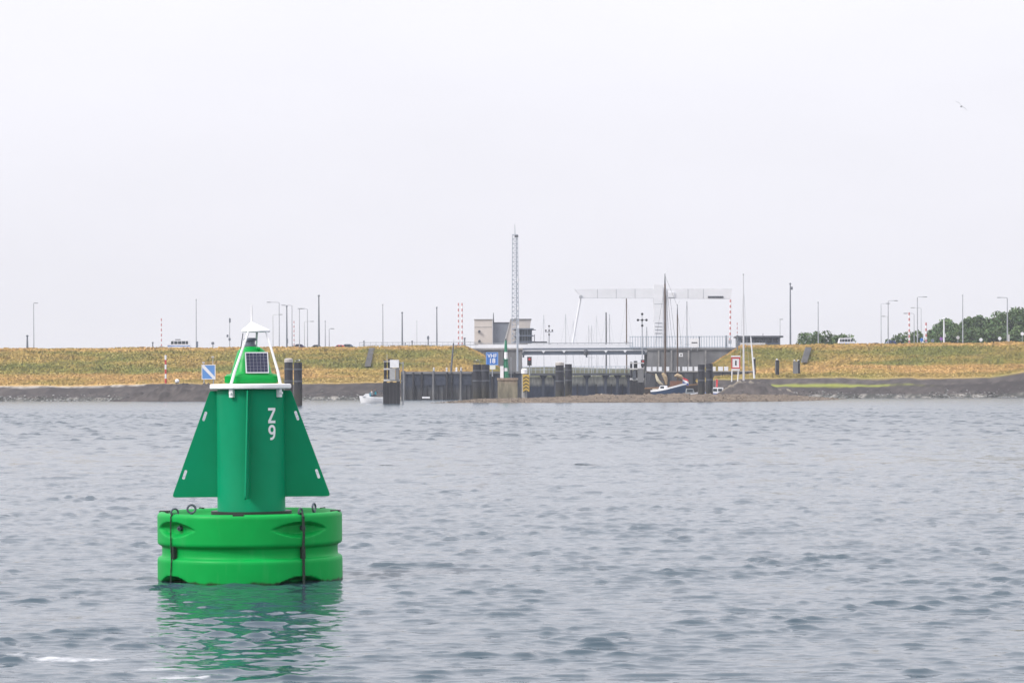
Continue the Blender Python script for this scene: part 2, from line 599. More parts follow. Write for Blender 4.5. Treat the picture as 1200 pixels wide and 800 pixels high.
# tufts: same colours, shaded as one soft mass of standing stalks instead of single stiff blades
tmat = gmat.copy()
tmat.name = 'grass_tufts'
_n, _l = tmat.node_tree.nodes, tmat.node_tree.links
_g = _n.new('ShaderNodeNewGeometry')
_a = _n.new('ShaderNodeVectorMath'); _a.operation = 'SCALE'; _a.inputs['Scale'].default_value = 0.25
_b = _n.new('ShaderNodeVectorMath'); _b.inputs[1].default_value = (0.0, -0.35, 0.9)
_c = _n.new('ShaderNodeVectorMath'); _c.operation = 'NORMALIZE'
_l.new(_g.outputs['Normal'], _a.inputs[0]); _l.new(_a.outputs[0], _b.inputs[0]); _l.new(_b.outputs[0], _c.inputs[0])
_l.new(_c.outputs[0], _n['Principled BSDF'].inputs['Normal'])

TAN = Vector((0.47, 0.285, 0.105)); GRN = Vector((0.185, 0.185, 0.05)); OLI = Vector((0.31, 0.24, 0.065))
STONE = Vector((0.042, 0.037, 0.037)); STONE2 = Vector((0.080, 0.070, 0.066)); PALE = Vector((0.33, 0.31, 0.28))
WEED = Vector((0.055, 0.057, 0.052))

def fbm(x, y, s, seed=0.0):
    return mnoise.fractal(Vector((x * s + seed, y * s * 1.0 + seed * 1.7, seed)), 0.6, 2.1, 4)

def height_mesh(name, grid, cols, kind='structure', m=None):
    nr, nc = len(grid), len(grid[0])
    me = bpy.data.meshes.new(name)
    vs_ = [tuple(p) for row in grid for p in row]
    fs_ = [(i * nc + j, i * nc + j + 1, (i + 1) * nc + j + 1, (i + 1) * nc + j) for i in range(nr - 1) for j in range(nc - 1)]
    me.from_pydata(vs_, [], fs_)
    at = me.color_attributes.new('ground', 'FLOAT_COLOR', 'POINT')
    flat = []
    for row in cols:
        for c in row:
            flat += [c[0], c[1], c[2], 1.0]
    at.data.foreach_set('color', flat)
    me.materials.append(m or gmat)
    for p in me.polygons: p.use_smooth = True
    o = bpy.data.objects.new(name, me)
    col.objects.link(o)
    tag(o, kind=kind)
    return o

def grass_colour(zone, x, y, px):
    """zone 0 berm, 1 upper slope, 2 crown edge: the sward's own colours"""
    n1 = fbm(x, y * 2.2, 0.045, 3.0); n2 = fbm(x, y, 0.17, 9.0)
    if zone == 0:
        c = TAN.lerp(OLI, min(1, max(0, 0.22 + 0.9 * n1 + 0.3 * n2)))
    elif zone == 1:
        g = min(1, max(0, 0.62 + 1.1 * n1 + 0.5 * n2))
        c = OLI.lerp(GRN, g)
        c = c.lerp(TAN, min(1, max(0, 0.12 - 0.8 * n1 + 0.4 * n2)) * 0.7)
    else:
        c = TAN.lerp(OLI, min(1, max(0, 0.25 + 0.8 * n2)))
    return c

def make_dike(name, tab, px0, px1, step, seed):
    """tab rows: px, shore distance, stone-top row, berm-top row, crown row, flat-below distance"""
    npx = int((px1 - px0) / step) + 1
    grid, cols, zones = None, None, None
    G, C, Zn = [], [], []
    for i in range(npx):
        px = px0 + step * i
        sd, st, bt, cr = lerp_table(tab, px)
        A = P(px, 0, sd); A.z = 0
        ctrl = [Vector((A.x - 0, sd - 14, -2.2)), Vector((A.x, sd, 0.0))]
        Bp = P(px, st, sd + (670 - sd) * .33); Cp = P(px, bt, sd + (670 - sd) * .66); Dp = P(px, cr, 670)
        Dback = Dp + Vector((0, 32, -0.5)); E = Dp + Vector((0, 54, 0)); E.z = 4.0
        pts, zz = [], []
        def seg(a, b, n, z, ease=False):
            for k in range(n):
                t = k / n
                p = a.lerp(b, t)
                pts.append(p); zz.append((z, t))
        seg(ctrl[0], ctrl[1], 2, 'wet'); seg(ctrl[1], Bp, 10, 'stone'); seg(Bp, Cp, 8, 'berm')
        seg(Cp, Dp, 12, 'slope'); seg(Dp, Dp + Vector((0, 3, 0.1)), 2, 'crown'); seg(Dp + Vector((0, 3, 0.1)), Dback, 3, 'road')
        seg(Dback, E, 4, 'slope'); pts.append(E); zz.append(('slope', 1.0))
        colr, cc, z3 = [], [], []
        for p, (z, t) in zip(pts, zz):
            x, y = p.x, p.y
            n1 = fbm(x, y, 0.12, seed)
            if z == 'stone':
                p = p + Vector((0, 0, 0.35 * n1)); 
                nn = fbm(x, y, 0.5, seed + 4)
                c = STONE.lerp(STONE2, min(1, max(0, 0.25 + 0.9 * nn + 0.5 * fbm(x, y, .06, 2.))))
                if t < 0.12: c = WEED.lerp(PALE, min(1, max(0, nn * 1.6 - 0.1)))
                if px < 170 and t > 0.82: c = PALE.lerp(STONE2, min(1, max(0, 0.3 + nn)))
                if px > 900 and 0.55 < t < 0.65: c = Vector((0.22, 0.24, 0.05)).lerp(STONE, min(1, max(0, (px - 1010) / 90.0 + 0.5 * nn)))
                elif px > 900 and t >= 0.62: c = STONE2.lerp(STONE, 0.3 - nn)
                if px > 900 and t > 0.9: c = GRN
                z3.append(-1)
            elif z == 'wet':
                c = WEED; z3.append(-1)
            elif z == 'berm':
                p = p + Vector((0, 0, 0.18 * n1)); zone = 0
                c = grass_colour(0, x, y, px)
                if t < 0.3: c = c.lerp(GRN, 0.45 if px > 200 else 0.0)
                z3.append(0)
            elif z in ('slope',):
                p = p + Vector((0, 0, 0.25 * n1)); c = grass_colour(1 if t < 0.84 else 2, x, y, px); z3.append(1 if t < 0.84 else 2)
            elif z == 'crown':
                p = p + Vector((0, 0, 0.12 * n1)); c = grass_colour(2, x, y, px); z3.append(2)
            else:
                c = Vector((0.06, 0.06, 0.065)); z3.append(-1)
            colr.append(p); cc.append(c)
        G.append(colr); C.append(cc); Zn.append(z3)
    o = height_mesh(name, G, C)
    return G, C, Zn

LEFT = [(-400, 602, 451, 438, 409), (0, 598, 451, 438, 409), (120, 596, 451, 438, 408.6), (146, 588, 450, 438, 408.5), (178, 580, 449, 437.5, 408.3),
        (300, 592, 449, 433, 408), (430, 606, 448, 431, 407.2), (466, 608, 447, 431, 406.6), (478, 604, 450, 434, 406.4), (545, 603, 450, 434.5, 405.6),
        (565, 603, 450, 436, 415), (592, 603, 450, 440, 436)]
RIGHT = [(816, 620, 446, 441, 438), (840, 620, 444, 436, 423), (868, 618, 442.5, 429, 405.6), (900, 612, 442, 428, 404.8), (1000, 604, 442, 427, 404), (1100, 612, 442, 427, 403),
         (1160, 618, 441, 427, 402), (1200, 624, 434, 426.5, 401.5), (1300, 626, 432, 426, 401), (1600, 626, 432, 426, 400)]
LG = make_dike('dike', LEFT, -400, 592, 4.0, 1.3)
RG = make_dike('dike', RIGHT, 816, 1600, 4.0, 6.1)

# sward: one mass of grass tufts on each dike
def sward(G, C, Zn, n, seed, label):
    r = random.Random(seed)
    vs_, fs_, cl = [], [], []
    ni, nj = len(G), len(G[0])
    ok = [(i, j) for i in range(ni - 1) for j in range(nj - 1) if Zn[i][j] >= 0 and Zn[i][j + 1] >= 0 and G[i][j].y < 680]
    for _ in range(n):
        i, j = r.choice(ok)
        a, b = r.random(), r.random()
        p = G[i][j].lerp(G[i + 1][j], a).lerp(G[i][j + 1].lerp(G[i + 1][j + 1], a), b)
        c = C[i][j].lerp(C[i + 1][j + 1], b)
        h = r.uniform(0.12, 0.30) * (1.3 if Zn[i][j] == 1 else 0.9)
        if fbm(p.x, p.y * 2, 0.09, 21.) > 0.22: h *= 1.7
        w = r.uniform(0.12, 0.38)
        ang = r.uniform(-0.9, 0.9)
        k = r.uniform(0.94, 1.06)
        o = len(vs_)
        lean = Vector((r.uniform(-.3, .3), r.uniform(-.3, .3), 0)) * h
        d = Vector((math.cos(ang), math.sin(ang), 0)) * w
        vs_ += [tuple(p - d - Vector((0, 0, .08))), tuple(p + d - Vector((0, 0, .08))), tuple(p + d * 0.5 + lean + Vector((0, 0, h))), tuple(p - d * 0.6 + lean + Vector((0, 0, h * .8)))]
        fs_.append((o, o + 1, o + 2, o + 3))
        cl += [v for _q in range(4) for v in (c.x * k, c.y * k, c.z * k, 1.0)]
    me = bpy.data.meshes.new('grass')
    me.from_pydata(vs_, [], fs_)
    at = me.color_attributes.new('ground', 'FLOAT_COLOR', 'POINT')
    at.data.foreach_set('color', cl)
    me.materials.append(tmat)
    o = bpy.data.objects.new('grass', me)
    col.objects.link(o)
    tag(o, label, kind='stuff')
sward(*LG, 52000, 3, 'dry yellow and green grass covering the dike left of the lock')
sward(*RG, 42000, 5, 'dry golden and green grass covering the dike right of the lock')

# loose stones along the waterline of the dikes
def stone_mesh(r):
    bm = bmesh.new()
    bmesh.ops.create_icosphere(bm, subdivisions=1, radius=1.0)
    for v in bm.verts:
        v.co *= r.uniform(0.7, 1.2)
        v.co.z *= 0.6
    vs_ = [v.co.copy() for v in bm.verts]
    fs_ = [tuple(v.index for v in f.verts) for f in bm.faces]
    bm.free()
    return vs_, fs_
def stones(spots, label, c0, c1, seed):
    r = random.Random(seed)
    protos = [stone_mesh(r) for _ in range(5)]
    vs_, fs_, cl = [], [], []
    for (p, s) in spots:
        pv, pf = r.choice(protos)
        o = len(vs_)
        rot = Matrix.Rotation(r.uniform(0, 6.28), 3, 'Z')
        c = c0.lerp(c1, r.random() ** 2)
        for v in pv:
            vs_.append(tuple(p + rot @ (v * s)))
            cl += [c.x, c.y, c.z, 1]
        fs_ += [tuple(i + o for i in f) for f in pf]
    me = bpy.data.meshes.new('stones')
    me.from_pydata(vs_, [], fs_)
    at = me.color_attributes.new('ground', 'FLOAT_COLOR', 'POINT')
    at.data.foreach_set('color', cl)
    me.materials.append(gmat)
    o = bpy.data.objects.new('stones', me)
    col.objects.link(o)
    tag(o, label, kind='stuff')

r_ = random.Random(41)
def shore_spots(tab, px0, px1, n, smax):
    out = []
    for _ in range(n):
        px = r_.uniform(px0, px1)
        sd, st, bt, cr = lerp_table(tab, px)
        t = abs(r_.gauss(0, 0.16)) - 0.04
        D = sd + (670 - sd) * .33 * t
        zt = P(px, st, sd + (670 - sd) * .33).z * max(t, -0.02)
        s = r_.uniform(0.08, smax)
        out.append((Vector(((px - 600) / F * D, D, zt + 0.05)), s))
    return out
stones(shore_spots(LEFT, -150, 468, 2600, 0.30), 'grey boulders and white pebbles lying along the waterline of the left bank', WEED, Vector((0.34, 0.34, 0.33)), 2)
stones(shore_spots(RIGHT, 930, 1400, 1500, 0.28), 'dark boulders lying along the waterline of the right bank', WEED, Vector((0.30, 0.30, 0.30)), 3)

# ---------------------------------------------------------------- sandbar, groyne heads, land behind
SB0 = [(505, 476, 466, 0.0), (520, 464, 474, .10), (560, 466, 494, .55), (620, 456, 496, 0.70), (700, 456, 506, 1.15), (800, 458, 508, 1.2), (880, 468, 520, 1.1), (930, 482, 540, 0.9), (965, 505, 560, 0.4), (990, 540, 556, 0.0)]
def sandbar():
    G, C = [], []
    spots = []
    for i in range(0, 245):
        px = 504 + 2.0 * i
        d0, d1, h = lerp_table(SB0, px)
        g, c = [], []
        nrow = 26
        for j in range(nrow + 1):
            t = j / nrow
            D = d0 + (d1 - d0) * t + 1.5 * mnoise.noise(Vector((px * 0.05, t * 2, 3.)))
            x = (px - 600) / F * D
            prof = min(1.0, t * 1.25) ** 0.8 * (1 if t < 0.85 else max(-0.4, (1 - t) / 0.15))
            z = -0.25 + (h + 0.25) * prof + 0.20 * h * fbm(x, D, 0.35, 2.) + 0.08 * h * fbm(x, D, 1.5, 6.)
            nn = fbm(x, D, 0.6, 8.)
            cc = Vector((0.165, 0.128, 0.095)).lerp(Vector((0.07, 0.058, 0.047)), min(1, max(0, 0.35 + 0.9 * nn)))
            if t < 0.12: cc = cc * 0.55
            g.append(Vector((x, D, z))); c.append(cc)
            if r_.random() < 0.24 and 0.03 < t < 0.92:
                spots.append((Vector((x + r_.uniform(-.3, .3), D + r_.uniform(-.8, .8), z + 0.03)), r_.uniform(0.05, 0.19)))
        G.append(g); C.append(c)
    height_mesh('sandbar', G, C)
    stones(spots, 'brown shells and stones scattered over the sandbar before the lock', Vector((0.08, 0.065, 0.05)), Vector((0.34, 0.29, 0.23)), 8)
sandbar()

def groyne(px0, px1, D, ridge, base_w, seed, cp):
    """stone mound: ridge rows as table px,py"""
    G, C = [], []
    n = int((px1 - px0) / 2) + 1
    for i in range(n):
        px = px0 + 2 * i
        zr = max(P(px, lerp_table(ridge, px)[0], D).z, -0.3)
        g, c = [], []
        for j in range(19):
            t = j / 9 - 1
            y = D + t * base_w
            k = 1 - abs(t) ** 1.4
            x = (px - 600) / F * D
            nn = fbm(x, y, 0.45, seed)
            z = -0.6 + (zr + 0.6) * k + 0.75 * nn * k + 0.25 * fbm(x, y, 1.4, seed + 1) * k
            g.append(Vector((x, y, z)))
            cc = STONE2.lerp(STONE, min(1, max(0, 0.45 + nn)))
            if k > 0.955: cc = cc.lerp(cp, 0.4 + 0.3 * nn)
            cc = cc * (1 + 0.35 * fbm(x, y, 1.3, seed + 2))
            c.append(cc)
        G.append(g); C.append(c)
    height_mesh('groyne', G, C)
groyne(838, 940, 560, [(838, 464), (850, 456), (858, 452), (866, 448), (892, 446.5), (912, 455), (930, 461), (940, 466)], 18, 3.3, Vector((0.40, 0.35, 0.27)))
groyne(128, 300, 566, [(128, 471), (165, 463), (186, 452), (240, 451), (280, 456), (300, 466)], 16, 7.3, STONE)

mb = MB(); mb.span((-420, 716, 3.0), (P(600, 0, 720).x, 1300, 4.2)); struct('land', mb, mat('meadow', (0.16, 0.17, 0.06), 0.95, var=0.4, scale=0.05))
mb = MB(); mb.span((P(845, 0, 720).x, 716, 3.0), (420, 1300, 4.2)); struct('land', mb, MATS['meadow'])
inner = mat('harbour_water', (0.05, 0.07, 0.08), 0.12)
mb = MB(); mb.span((P(560, 0, 720).x, 660, -0.6), (P(880, 0, 720).x, 1290, -0.3)); struct('harbour_water', mb, inner)
mb = MB()
poly = [(P(560, 0, 900).x, 880), (P(900, 0, 900).x, 880)]
mb.prism([(P(560, 0, 880).x, -0.5), (P(900, 0, 880).x, -0.5), (P(900, 0, 880).x, 8.2), (P(800, 0, 880).x, 8.7), (P(720, 0, 880).x, 8.3), (P(640, 0, 880).x, 8.8), (P(560, 0, 880).x, 8.4)], 880, 960)
struct('far_bank', mb, mat('far_bank_grass', (0.20, 0.20, 0.12), 0.95, var=0.4, scale=0.08))
# ---------------------------------------------------------------- buoy
def make_buoy():
    D = 37.5
    px = 1 / (F / D)
    root = bpy.data.objects.new('navigation_buoy', None)
    base = P(293.5, 677, D); base.z = 0.0
    root.location = base
    root.rotation_euler = (0, R(-0.25), 0)
    col.objects.link(root)
    tag(root, 'large green steel and plastic navigation buoy marked Z 9 floating in the foreground', 'buoy')
    # float plastic: bright green, slime and wet staining at the waterline
    fm = bpy.data.materials.new('green_float_plastic')
    fm.use_nodes = True
    n, l = fm.node_tree.nodes, fm.node_tree.links
    b = n['Principled BSDF']
    b.inputs['Roughness'].default_value = 0.45
    b.inputs['Specular IOR Level'].default_value = 0.16
    tc = n.new('ShaderNodeTexCoord')
    nz = n.new('ShaderNodeTexNoise'); nz.inputs['Scale'].default_value = 2.4; nz.inputs['Detail'].default_value = 7
    l.new(tc.outputs['Object'], nz.inputs['Vector'])
    rp = n.new('ShaderNodeValToRGB')
    rp.color_ramp.elements[0].position = 0.25; rp.color_ramp.elements[0].color = (0.0, 0.27, 0.046, 1)
    rp.color_ramp.elements[1].position = 0.75; rp.color_ramp.elements[1].color = (0.0, 0.335, 0.06, 1)
    l.new(nz.outputs['Fac'], rp.inputs['Fac'])
    sp = n.new('ShaderNodeSeparateXYZ'); l.new(tc.outputs['Object'], sp.inputs[0])
    n2 = n.new('ShaderNodeTexNoise'); n2.inputs['Scale'].default_value = 6; n2.inputs['Detail'].default_value = 5
    l.new(tc.outputs['Object'], n2.inputs['Vector'])
    ad = n.new('ShaderNodeMath'); ad.operation = 'MULTIPLY_ADD'; ad.inputs[1].default_value = -0.10
    l.new(n2.outputs['Fac'], ad.inputs[0]); l.new(sp.outputs['Z'], ad.inputs[2])
    mr = n.new('ShaderNodeMapRange'); mr.inputs['From Min'].default_value = -0.05; mr.inputs['From Max'].default_value = -0.02
    l.new(ad.outputs[0], mr.inputs['Value'])
    mx = n.new('ShaderNodeMix'); mx.data_type = 'RGBA'
    mx.inputs[6].default_value = (0.018, 0.032, 0.012, 1)
    l.new(mr.outputs[0], mx.inputs[0]); l.new(rp.outputs[0], mx.inputs[7])
    # faint run-off streaks and scuffs down the flank
    n3 = n.new('ShaderNodeTexNoise'); n3.inputs['Scale'].default_value = 9; n3.inputs['Detail'].default_value = 4
    mp3 = n.new('ShaderNodeMapping'); mp3.inputs['Scale'].default_value = (1, 1, 0.12)
    l.new(tc.outputs['Object'], mp3.inputs[0]); l.new(mp3.outputs[0], n3.inputs['Vector'])
    r3 = n.new('ShaderNodeMapRange'); r3.inputs['From Min'].default_value = 0.58; r3.inputs['From Max'].default_value = 0.8; r3.inputs['To Max'].default_value = 0.35
    l.new(n3.outputs['Fac'], r3.inputs['Value'])
    m3 = n.new('ShaderNodeMix'); m3.data_type = 'RGBA'; m3.inputs[7].default_value = (0.05, 0.33, 0.10, 1)
    l.new(r3.outputs[0], m3.inputs[0]); l.new(mx.outputs[2], m3.inputs[6])
    l.new(m3.outputs[2], b.inputs['Base Color'])
    bp = n.new('ShaderNodeBump'); bp.inputs['Strength'].default_value = 0.12; bp.inputs['Distance'].default_value = 0.02
    l.new(nz.outputs['Fac'], bp.inputs['Height']); l.new(bp.outputs[0], b.inputs['Normal'])

    tower = mat('green_tower_paint', (0.0, 0.228, 0.108), 0.5, c2=(0.0, 0.198, 0.09), scale=1.6, bump=0.05, bscale=6, spec=0.10)
    lant = mat('green_lantern_plastic', (0.0, 0.32, 0.055), 0.4, var=0.12, scale=4, spec=0.25)
    bwhite = mat('buoy_white_paint', (0.80, 0.80, 0.82), 0.4, c2=(0.66, 0.66, 0.66), scale=5)
    iron = mat('galvanised_iron', (0.10, 0.12, 0.15), 0.5, 0.3, var=0.4, scale=12)
    rope = mat('dark_chain', (0.022, 0.040, 0.030), 0.7, var=0.4, scale=30)

    OFF = R(-6)
    strap_az = [OFF + R(a) for a in (-45, 45, 135, 225)]          # azimuth from the viewer's side, towards +x
    def pol(az, r, z):
        return Vector((r * math.sin(az), -r * math.cos(az), z))
    # float body
    prof = [(0.02, 0.795), (0.60, 0.795), (1.00, 0.795), (1.05, 0.81), (1.085, 0.85), (1.12, 0.882), (1.165, 0.888), (1.19, 0.878), (1.208, 0.855), (1.212, 0.83)]
    for k in range(1, 25): prof.append((1.212, 0.83 + (0.505 - 0.83) * k / 24))
    prof += [(1.208, 0.482), (1.195, 0.466), (1.172, 0.455), (1.158, 0.444), (1.152, 0.43), (1.152, 0.36), (1.155, 0.325), (1.165, 0.312), (1.19, 0.305), (1.205, 0.292), (1.212, 0.27)]
    for k in range(1, 21): prof.append((1.214, 0.27 + (-0.13 - 0.27) * k / 20))
    prof += [(1.15, -0.3), (0.02, -0.32)]
    N = 288
    vs_, fs_ = [], []
    def eye(daz, dz, ha, hh, flat=0.0):
        a = daz / ha
        if abs(a) >= 1: return 0.0
        edge = hh * (1 - abs(a) ** 2.0)
        d = abs(dz) / max(edge, 1e-4)
        if d >= 1: return 0.0
        return min(1.0, (1 - d) * 2.2) * min(1.0, (1 - abs(a)) * 1.6)
    for r, z in prof:
        for i in range(N):
            az = 2 * math.pi * i / N
            rr = r
            if r > 1.14:
                for s in strap_az:
                    d = (az - s + math.pi) % (2 * math.pi) - math.pi
                    if 0.5 < z < 0.84:
                        rr -= 0.11 * eye(d, z - 0.685, R(21), 0.105)
                    if z < 0.26:
                        rr -= 0.20 * eye(d, z + 0.04, R(19), 0.13)
            vs_.append(pol(az, rr, z))
    for k in range(len(prof) - 1):
        for i in range(N):
            j = (i + 1) % N
            fs_.append((k * N + i, k * N + j, (k + 1) * N + j, (k + 1) * N + i))
    mb = MB(); mb.add(vs_, fs_, 0, True)
    fl = mb.build('float', fm, root)
    # shackle bolts in the scooped recesses
    for s in strap_az:
        mb = MB(); mb.tube(pol(s + R(3.2), 1.08, 0.70), pol(s + R(3.2), 1.145, 0.70), 0.034, n=12)
        mb.tube(pol(s + R(3.2), 1.14, 0.70), pol(s + R(3.2), 1.165, 0.70), 0.016, n=8)
        mb.build('bolt', iron, fl)
    # drain notches and hatch plates on the deck edge
    for az, w in ((R(-2), 0.14), (R(86), 0.14), (R(178), 0.14), (R(-94), 0.14)):
        mb = MB(); rot = Matrix.Rotation(az, 3, 'Z')
        mb.box(pol(az, 1.135, 0.884), (w, 0.12, 0.028), 0, rot)
        mb.build('drain_notch', black, fl)
    for az, rr in ((R(-38), 0.66), (R(38), 0.66), (R(142), 0.66), (R(-142), 0.66)):
        mb = MB(); rot = Matrix.Rotation(az, 3, 'Z')
        mb.box(pol(az, rr, 0.806), (0.26, 0.16, 0.016), 0, rot)
        mb.build('deck_plate', iron, fl)
    # lifting eyes
    for az, rr, tw in ((R(-41), 1.04, R(8)), (R(54), 1.10, R(72))):
        mb = MB(); p = pol(az, rr, 0.0)
        mb.torus((p.x, p.y, 0.952), 0.052, 0.014, Matrix.Rotation(tw, 3, 'Z'), 20, 8)
        mb.tube((p.x, p.y, 0.79), (p.x, p.y, 0.905), 0.022, n=10)
        mb.build('lifting_eye', iron, root)
    # chains hanging from rim shackles to below the water
    for q, s in enumerate(strap_az):
        thick = 0.020 if q in (1, 3) else 0.009
        mb = MB()
        r0 = 1.226
        pts = [pol(s, 1.14, 0.89), pol(s, 1.20, 0.893), pol(s, r0, 0.85), pol(s + R(0.3), r0 + 0.004, 0.62), pol(s, r0, 0.47), pol(s + R(0.2), r0 - 0.004, 0.30), pol(s, r0 + 0.006, 0.1), pol(s, r0 + 0.004, -0.25)]
        fine = []
        for a, c in zip(pts[:-1], pts[1:]):
            k = max(1, int((c - a).length / 0.035))
            fine += [a.lerp(c, i / k) for i in range(k)]
        for i, p in enumerate(fine):       # oval links, every other one turned
            t = pol(s, 1, 0) if i % 2 else pol(s + R(90), 1, 0)
            q2 = fine[min(i + 1, len(fine) - 1)]
            if (q2 - p).length < 1e-5: continue
            mb.tube(p - (q2 - p) * 0.15 + t * thick * 0.5, q2 + (q2 - p) * 0.15 + t * thick * 0.5, thick * 0.55, n=6)
            mb.tube(p - (q2 - p) * 0.15 - t * thick * 0.5, q2 + (q2 - p) * 0.15 - t * thick * 0.5, thick * 0.55, n=6)
        ch = mb.build('chain', rope, root)
        if q < 2:
            mb = MB(); mb.torus(pol(s, 1.165, 0.905), 0.048, 0.013, Matrix.Rotation(s + R(25 if q else 75), 3, 'Z'), 18, 8)
            mb.build('shackle', iron, ch)
        mb = MB(); p = pol(s + R(0.8), 1.19, 0.385)
        mb.box(p, (0.05, 0.05, 0.155), 0, Matrix.Rotation(s, 3, 'Z'))
        mb.build('chain_guide', rope, ch)

    # tower and its four fins
    cx = (295.3 - 293.5) * px
    mb = MB()
    mb.lathe([(0.40, 0.80), (0.452, 0.81), (0.452, 0.89), (0.446, 0.905), (0.446, 2.47), (0.43, 2.488), (0.05, 2.49)], 96, (cx, 0, 0))
    tower_o = mb.build('tower', tower, root)
    mb = MB(); mb.lathe([(0.46, 0.797), (0.53, 0.797), (0.53, 0.892), (0.46, 0.892)], 64, (cx, 0, 0)); mb.build('base_flange', black, tower_o)
    def fin_mesh():
        c = bpy.data.curves.new('fin', 'CURVE'); c.dimensions = '2D'; c.fill_mode = 'BOTH'; c.extrude = 0.007; c.bevel_depth = 0.002; c.bevel_resolution = 1
        def poly(pts):
            s_ = c.splines.new('POLY'); s_.points.add(len(pts) - 1)
            for p, q in zip(s_.points, pts): p.co = (q[0], q[1], 0, 1)
            s_.use_cyclic_u = True
        zt, zb, rt, rb = 2.47, 1.075, 0.545, 1.035
        poly([(0.440, zt), (rt - 0.02, zt), (rt, zt - 0.03), (rb - 0.012, zb + 0.055), (rb - 0.004, zb + 0.025), (rb - 0.012, zb + 0.006), (rb - 0.04, zb), (0.440, zb)])
        ed = Vector((rb - rt, zb - zt)).normalized(); nr = Vector((-ed.y, ed.x)) * -1
        for t in (0.225, 0.775):
            cpt = Vector((rt, zt)).lerp(Vector((rb, zb)), t) - Vector((abs(nr.x), abs(nr.y))) * 0.052
            ring = []
            for k in range(16):
                a = 2 * math.pi * k / 16
                s_ = 0.046 if math.cos(a) > 0 else -0.046
                v = cpt + ed * (s_ + 0.021 * math.cos(a)) + nr * (0.021 * math.sin(a))
                ring.append((v.x, v.y))
            poly(ring)
        o = bpy.data.objects.new('fin', c); col.objects.link(o)
        dg = bpy.context.evaluated_depsgraph_get()
        me = bpy.data.meshes.new_from_object(o.evaluated_get(dg))
        bpy.data.objects.remove(o); bpy.data.curves.remove(c)
        me.materials.clear(); me.materials.append(tower)
        return me
    fme = fin_mesh()
    for a in (0, 90, 180, 270):
        o = bpy.data.objects.new('fin', fme)
        o.rotation_euler = (R(90), 0, R(a) + R(0.8))
        o.location = (cx, 0, 0)
        col.objects.link(o); o.parent = tower_o
    # Z 9 wrapped on the drum: each glyph one ribbon of paint
    def ribbon(pts, w):
        n_ = len(pts); L_, R_ = [], []
        for i, p in enumerate(pts):
            d0 = (pts[i] - pts[i - 1]).normalized() if i else (pts[1] - pts[0]).normalized()
            d1 = (pts[i + 1] - pts[i]).normalized() if i < n_ - 1 else d0
            t = (d0 + d1).normalized(); nn_ = Vector((-t.y, t.x)); k = w / 2 / max(0.35, nn_.dot(Vector((-d0.y, d0.x))))
            L_.append(p + nn_ * k); R_.append(p - nn_ * k)
        return L_, R_
    gw, gh, sw = 0.118, 0.20, 0.034
    nine = [Vector((-0.030, -0.083)), Vector((-0.018, -0.0835))]
    cyx, cyy, rx_, ry_ = 0.0, 0.035, 0.042, 0.048
    nine += [Vector((0.004, -0.080)), Vector((0.022, -0.068)), Vector((0.035, -0.045)), Vector((0.041, -0.010)), Vector((0.042, 0.03))]
    nine += [Vector((cyx + rx_ * math.cos(R(a)), cyy + ry_ * math.sin(R(a)))) for a in range(15, 345, 15)]
    zed = [Vector(p) for p in ((-gw / 2, gh / 2), (gw / 2, gh / 2), (gw / 2, gh / 2 - sw * 0.9), (-gw / 2 + sw * 1.25, -gh / 2 + sw), (gw / 2, -gh / 2 + sw), (gw / 2, -gh / 2), (-gw / 2, -gh / 2), (-gw / 2, -gh / 2 + sw * 0.9), (gw / 2 - sw * 1.25, gh / 2 - sw), (-gw / 2, gh / 2 - sw))]
    for ch, zc in (('Z', 2.145), ('9', 1.925)):
        def wrap(v, out):
            a = R(43) + v.x / 0.446
            r = 0.4475 + out
            return Vector((cx + r * math.sin(a), -r * math.cos(a), zc + v.y))
        mb = MB()
        if ch == 'Z':
            fine = []
            for a_, b_ in zip(zed, zed[1:] + zed[:1]):
                fine += [a_.lerp(b_, i / 4) for i in range(4)]
            quads = [(0, 1, 8, 9), (1, 2, 3, 8), (8, 3, 7, 7), (3, 4, 5, 6), (3, 6, 7, 7)]
            # top bar, diagonal and foot share their edges
            polys = [[zed[0], zed[1], zed[2], zed[8], zed[9]], [zed[2], zed[3], zed[7], zed[8]], [zed[3], zed[4], zed[5], zed[6], zed[7]]]
            for pl in polys:
                mb.add([wrap(v, 0.003) for v in pl], [tuple(range(len(pl)))])
        else:
            L_, R_ = ribbon(nine, sw * 0.95)
            n_ = len(L_)
            mb.add([wrap(v, 0.003) for v in L_] + [wrap(v, 0.003) for v in R_], [(i, i + 1, n_ + i + 1, n_ + i) for i in range(n_ - 1)])
        o = mb.build('lettering', bwhite, tower_o)
        o['label'] = 'white %s painted on the green drum' % ch
    # white ring platform
    mb = MB()
    mb.lathe([(0.05, 2.493), (0.518, 2.493), (0.534, 2.502), (0.537, 2.525), (0.534, 2.55), (0.518, 2.559), (0.05, 2.566)], 80, (cx, 0, 0))
    plat = mb.build('platform_ring', bwhite, root)
    for az in (R(-26), R(58), R(180)):
        p = Vector((cx, 0, 0)) + pol(az, 0.47, 2.44)
        mb = MB(); mb.box(p, (0.055, 0.05, 0.11), 0, Matrix.Rotation(az, 3, 'Z'))
        mb.tube(p + pol(az, 0.02, 0), p + pol(az, 0.05, 0), 0.016, n=8)
        mb.build('bracket', bwhite, plat)
    # lantern
    lx = (296.5 - 293.5) * px
    lroot = MB()
    def sq(r, z, e=3.2, n=64, rot=R(16)):
        ring = []
        for i in range(n):
            a = 2 * math.pi * i / n
            k = (abs(math.cos(a)) ** e + abs(math.sin(a)) ** e) ** (-1 / e)
            ring.append((lx + r * k * math.cos(a + rot), r * k * math.sin(a + rot), z))
        return ring
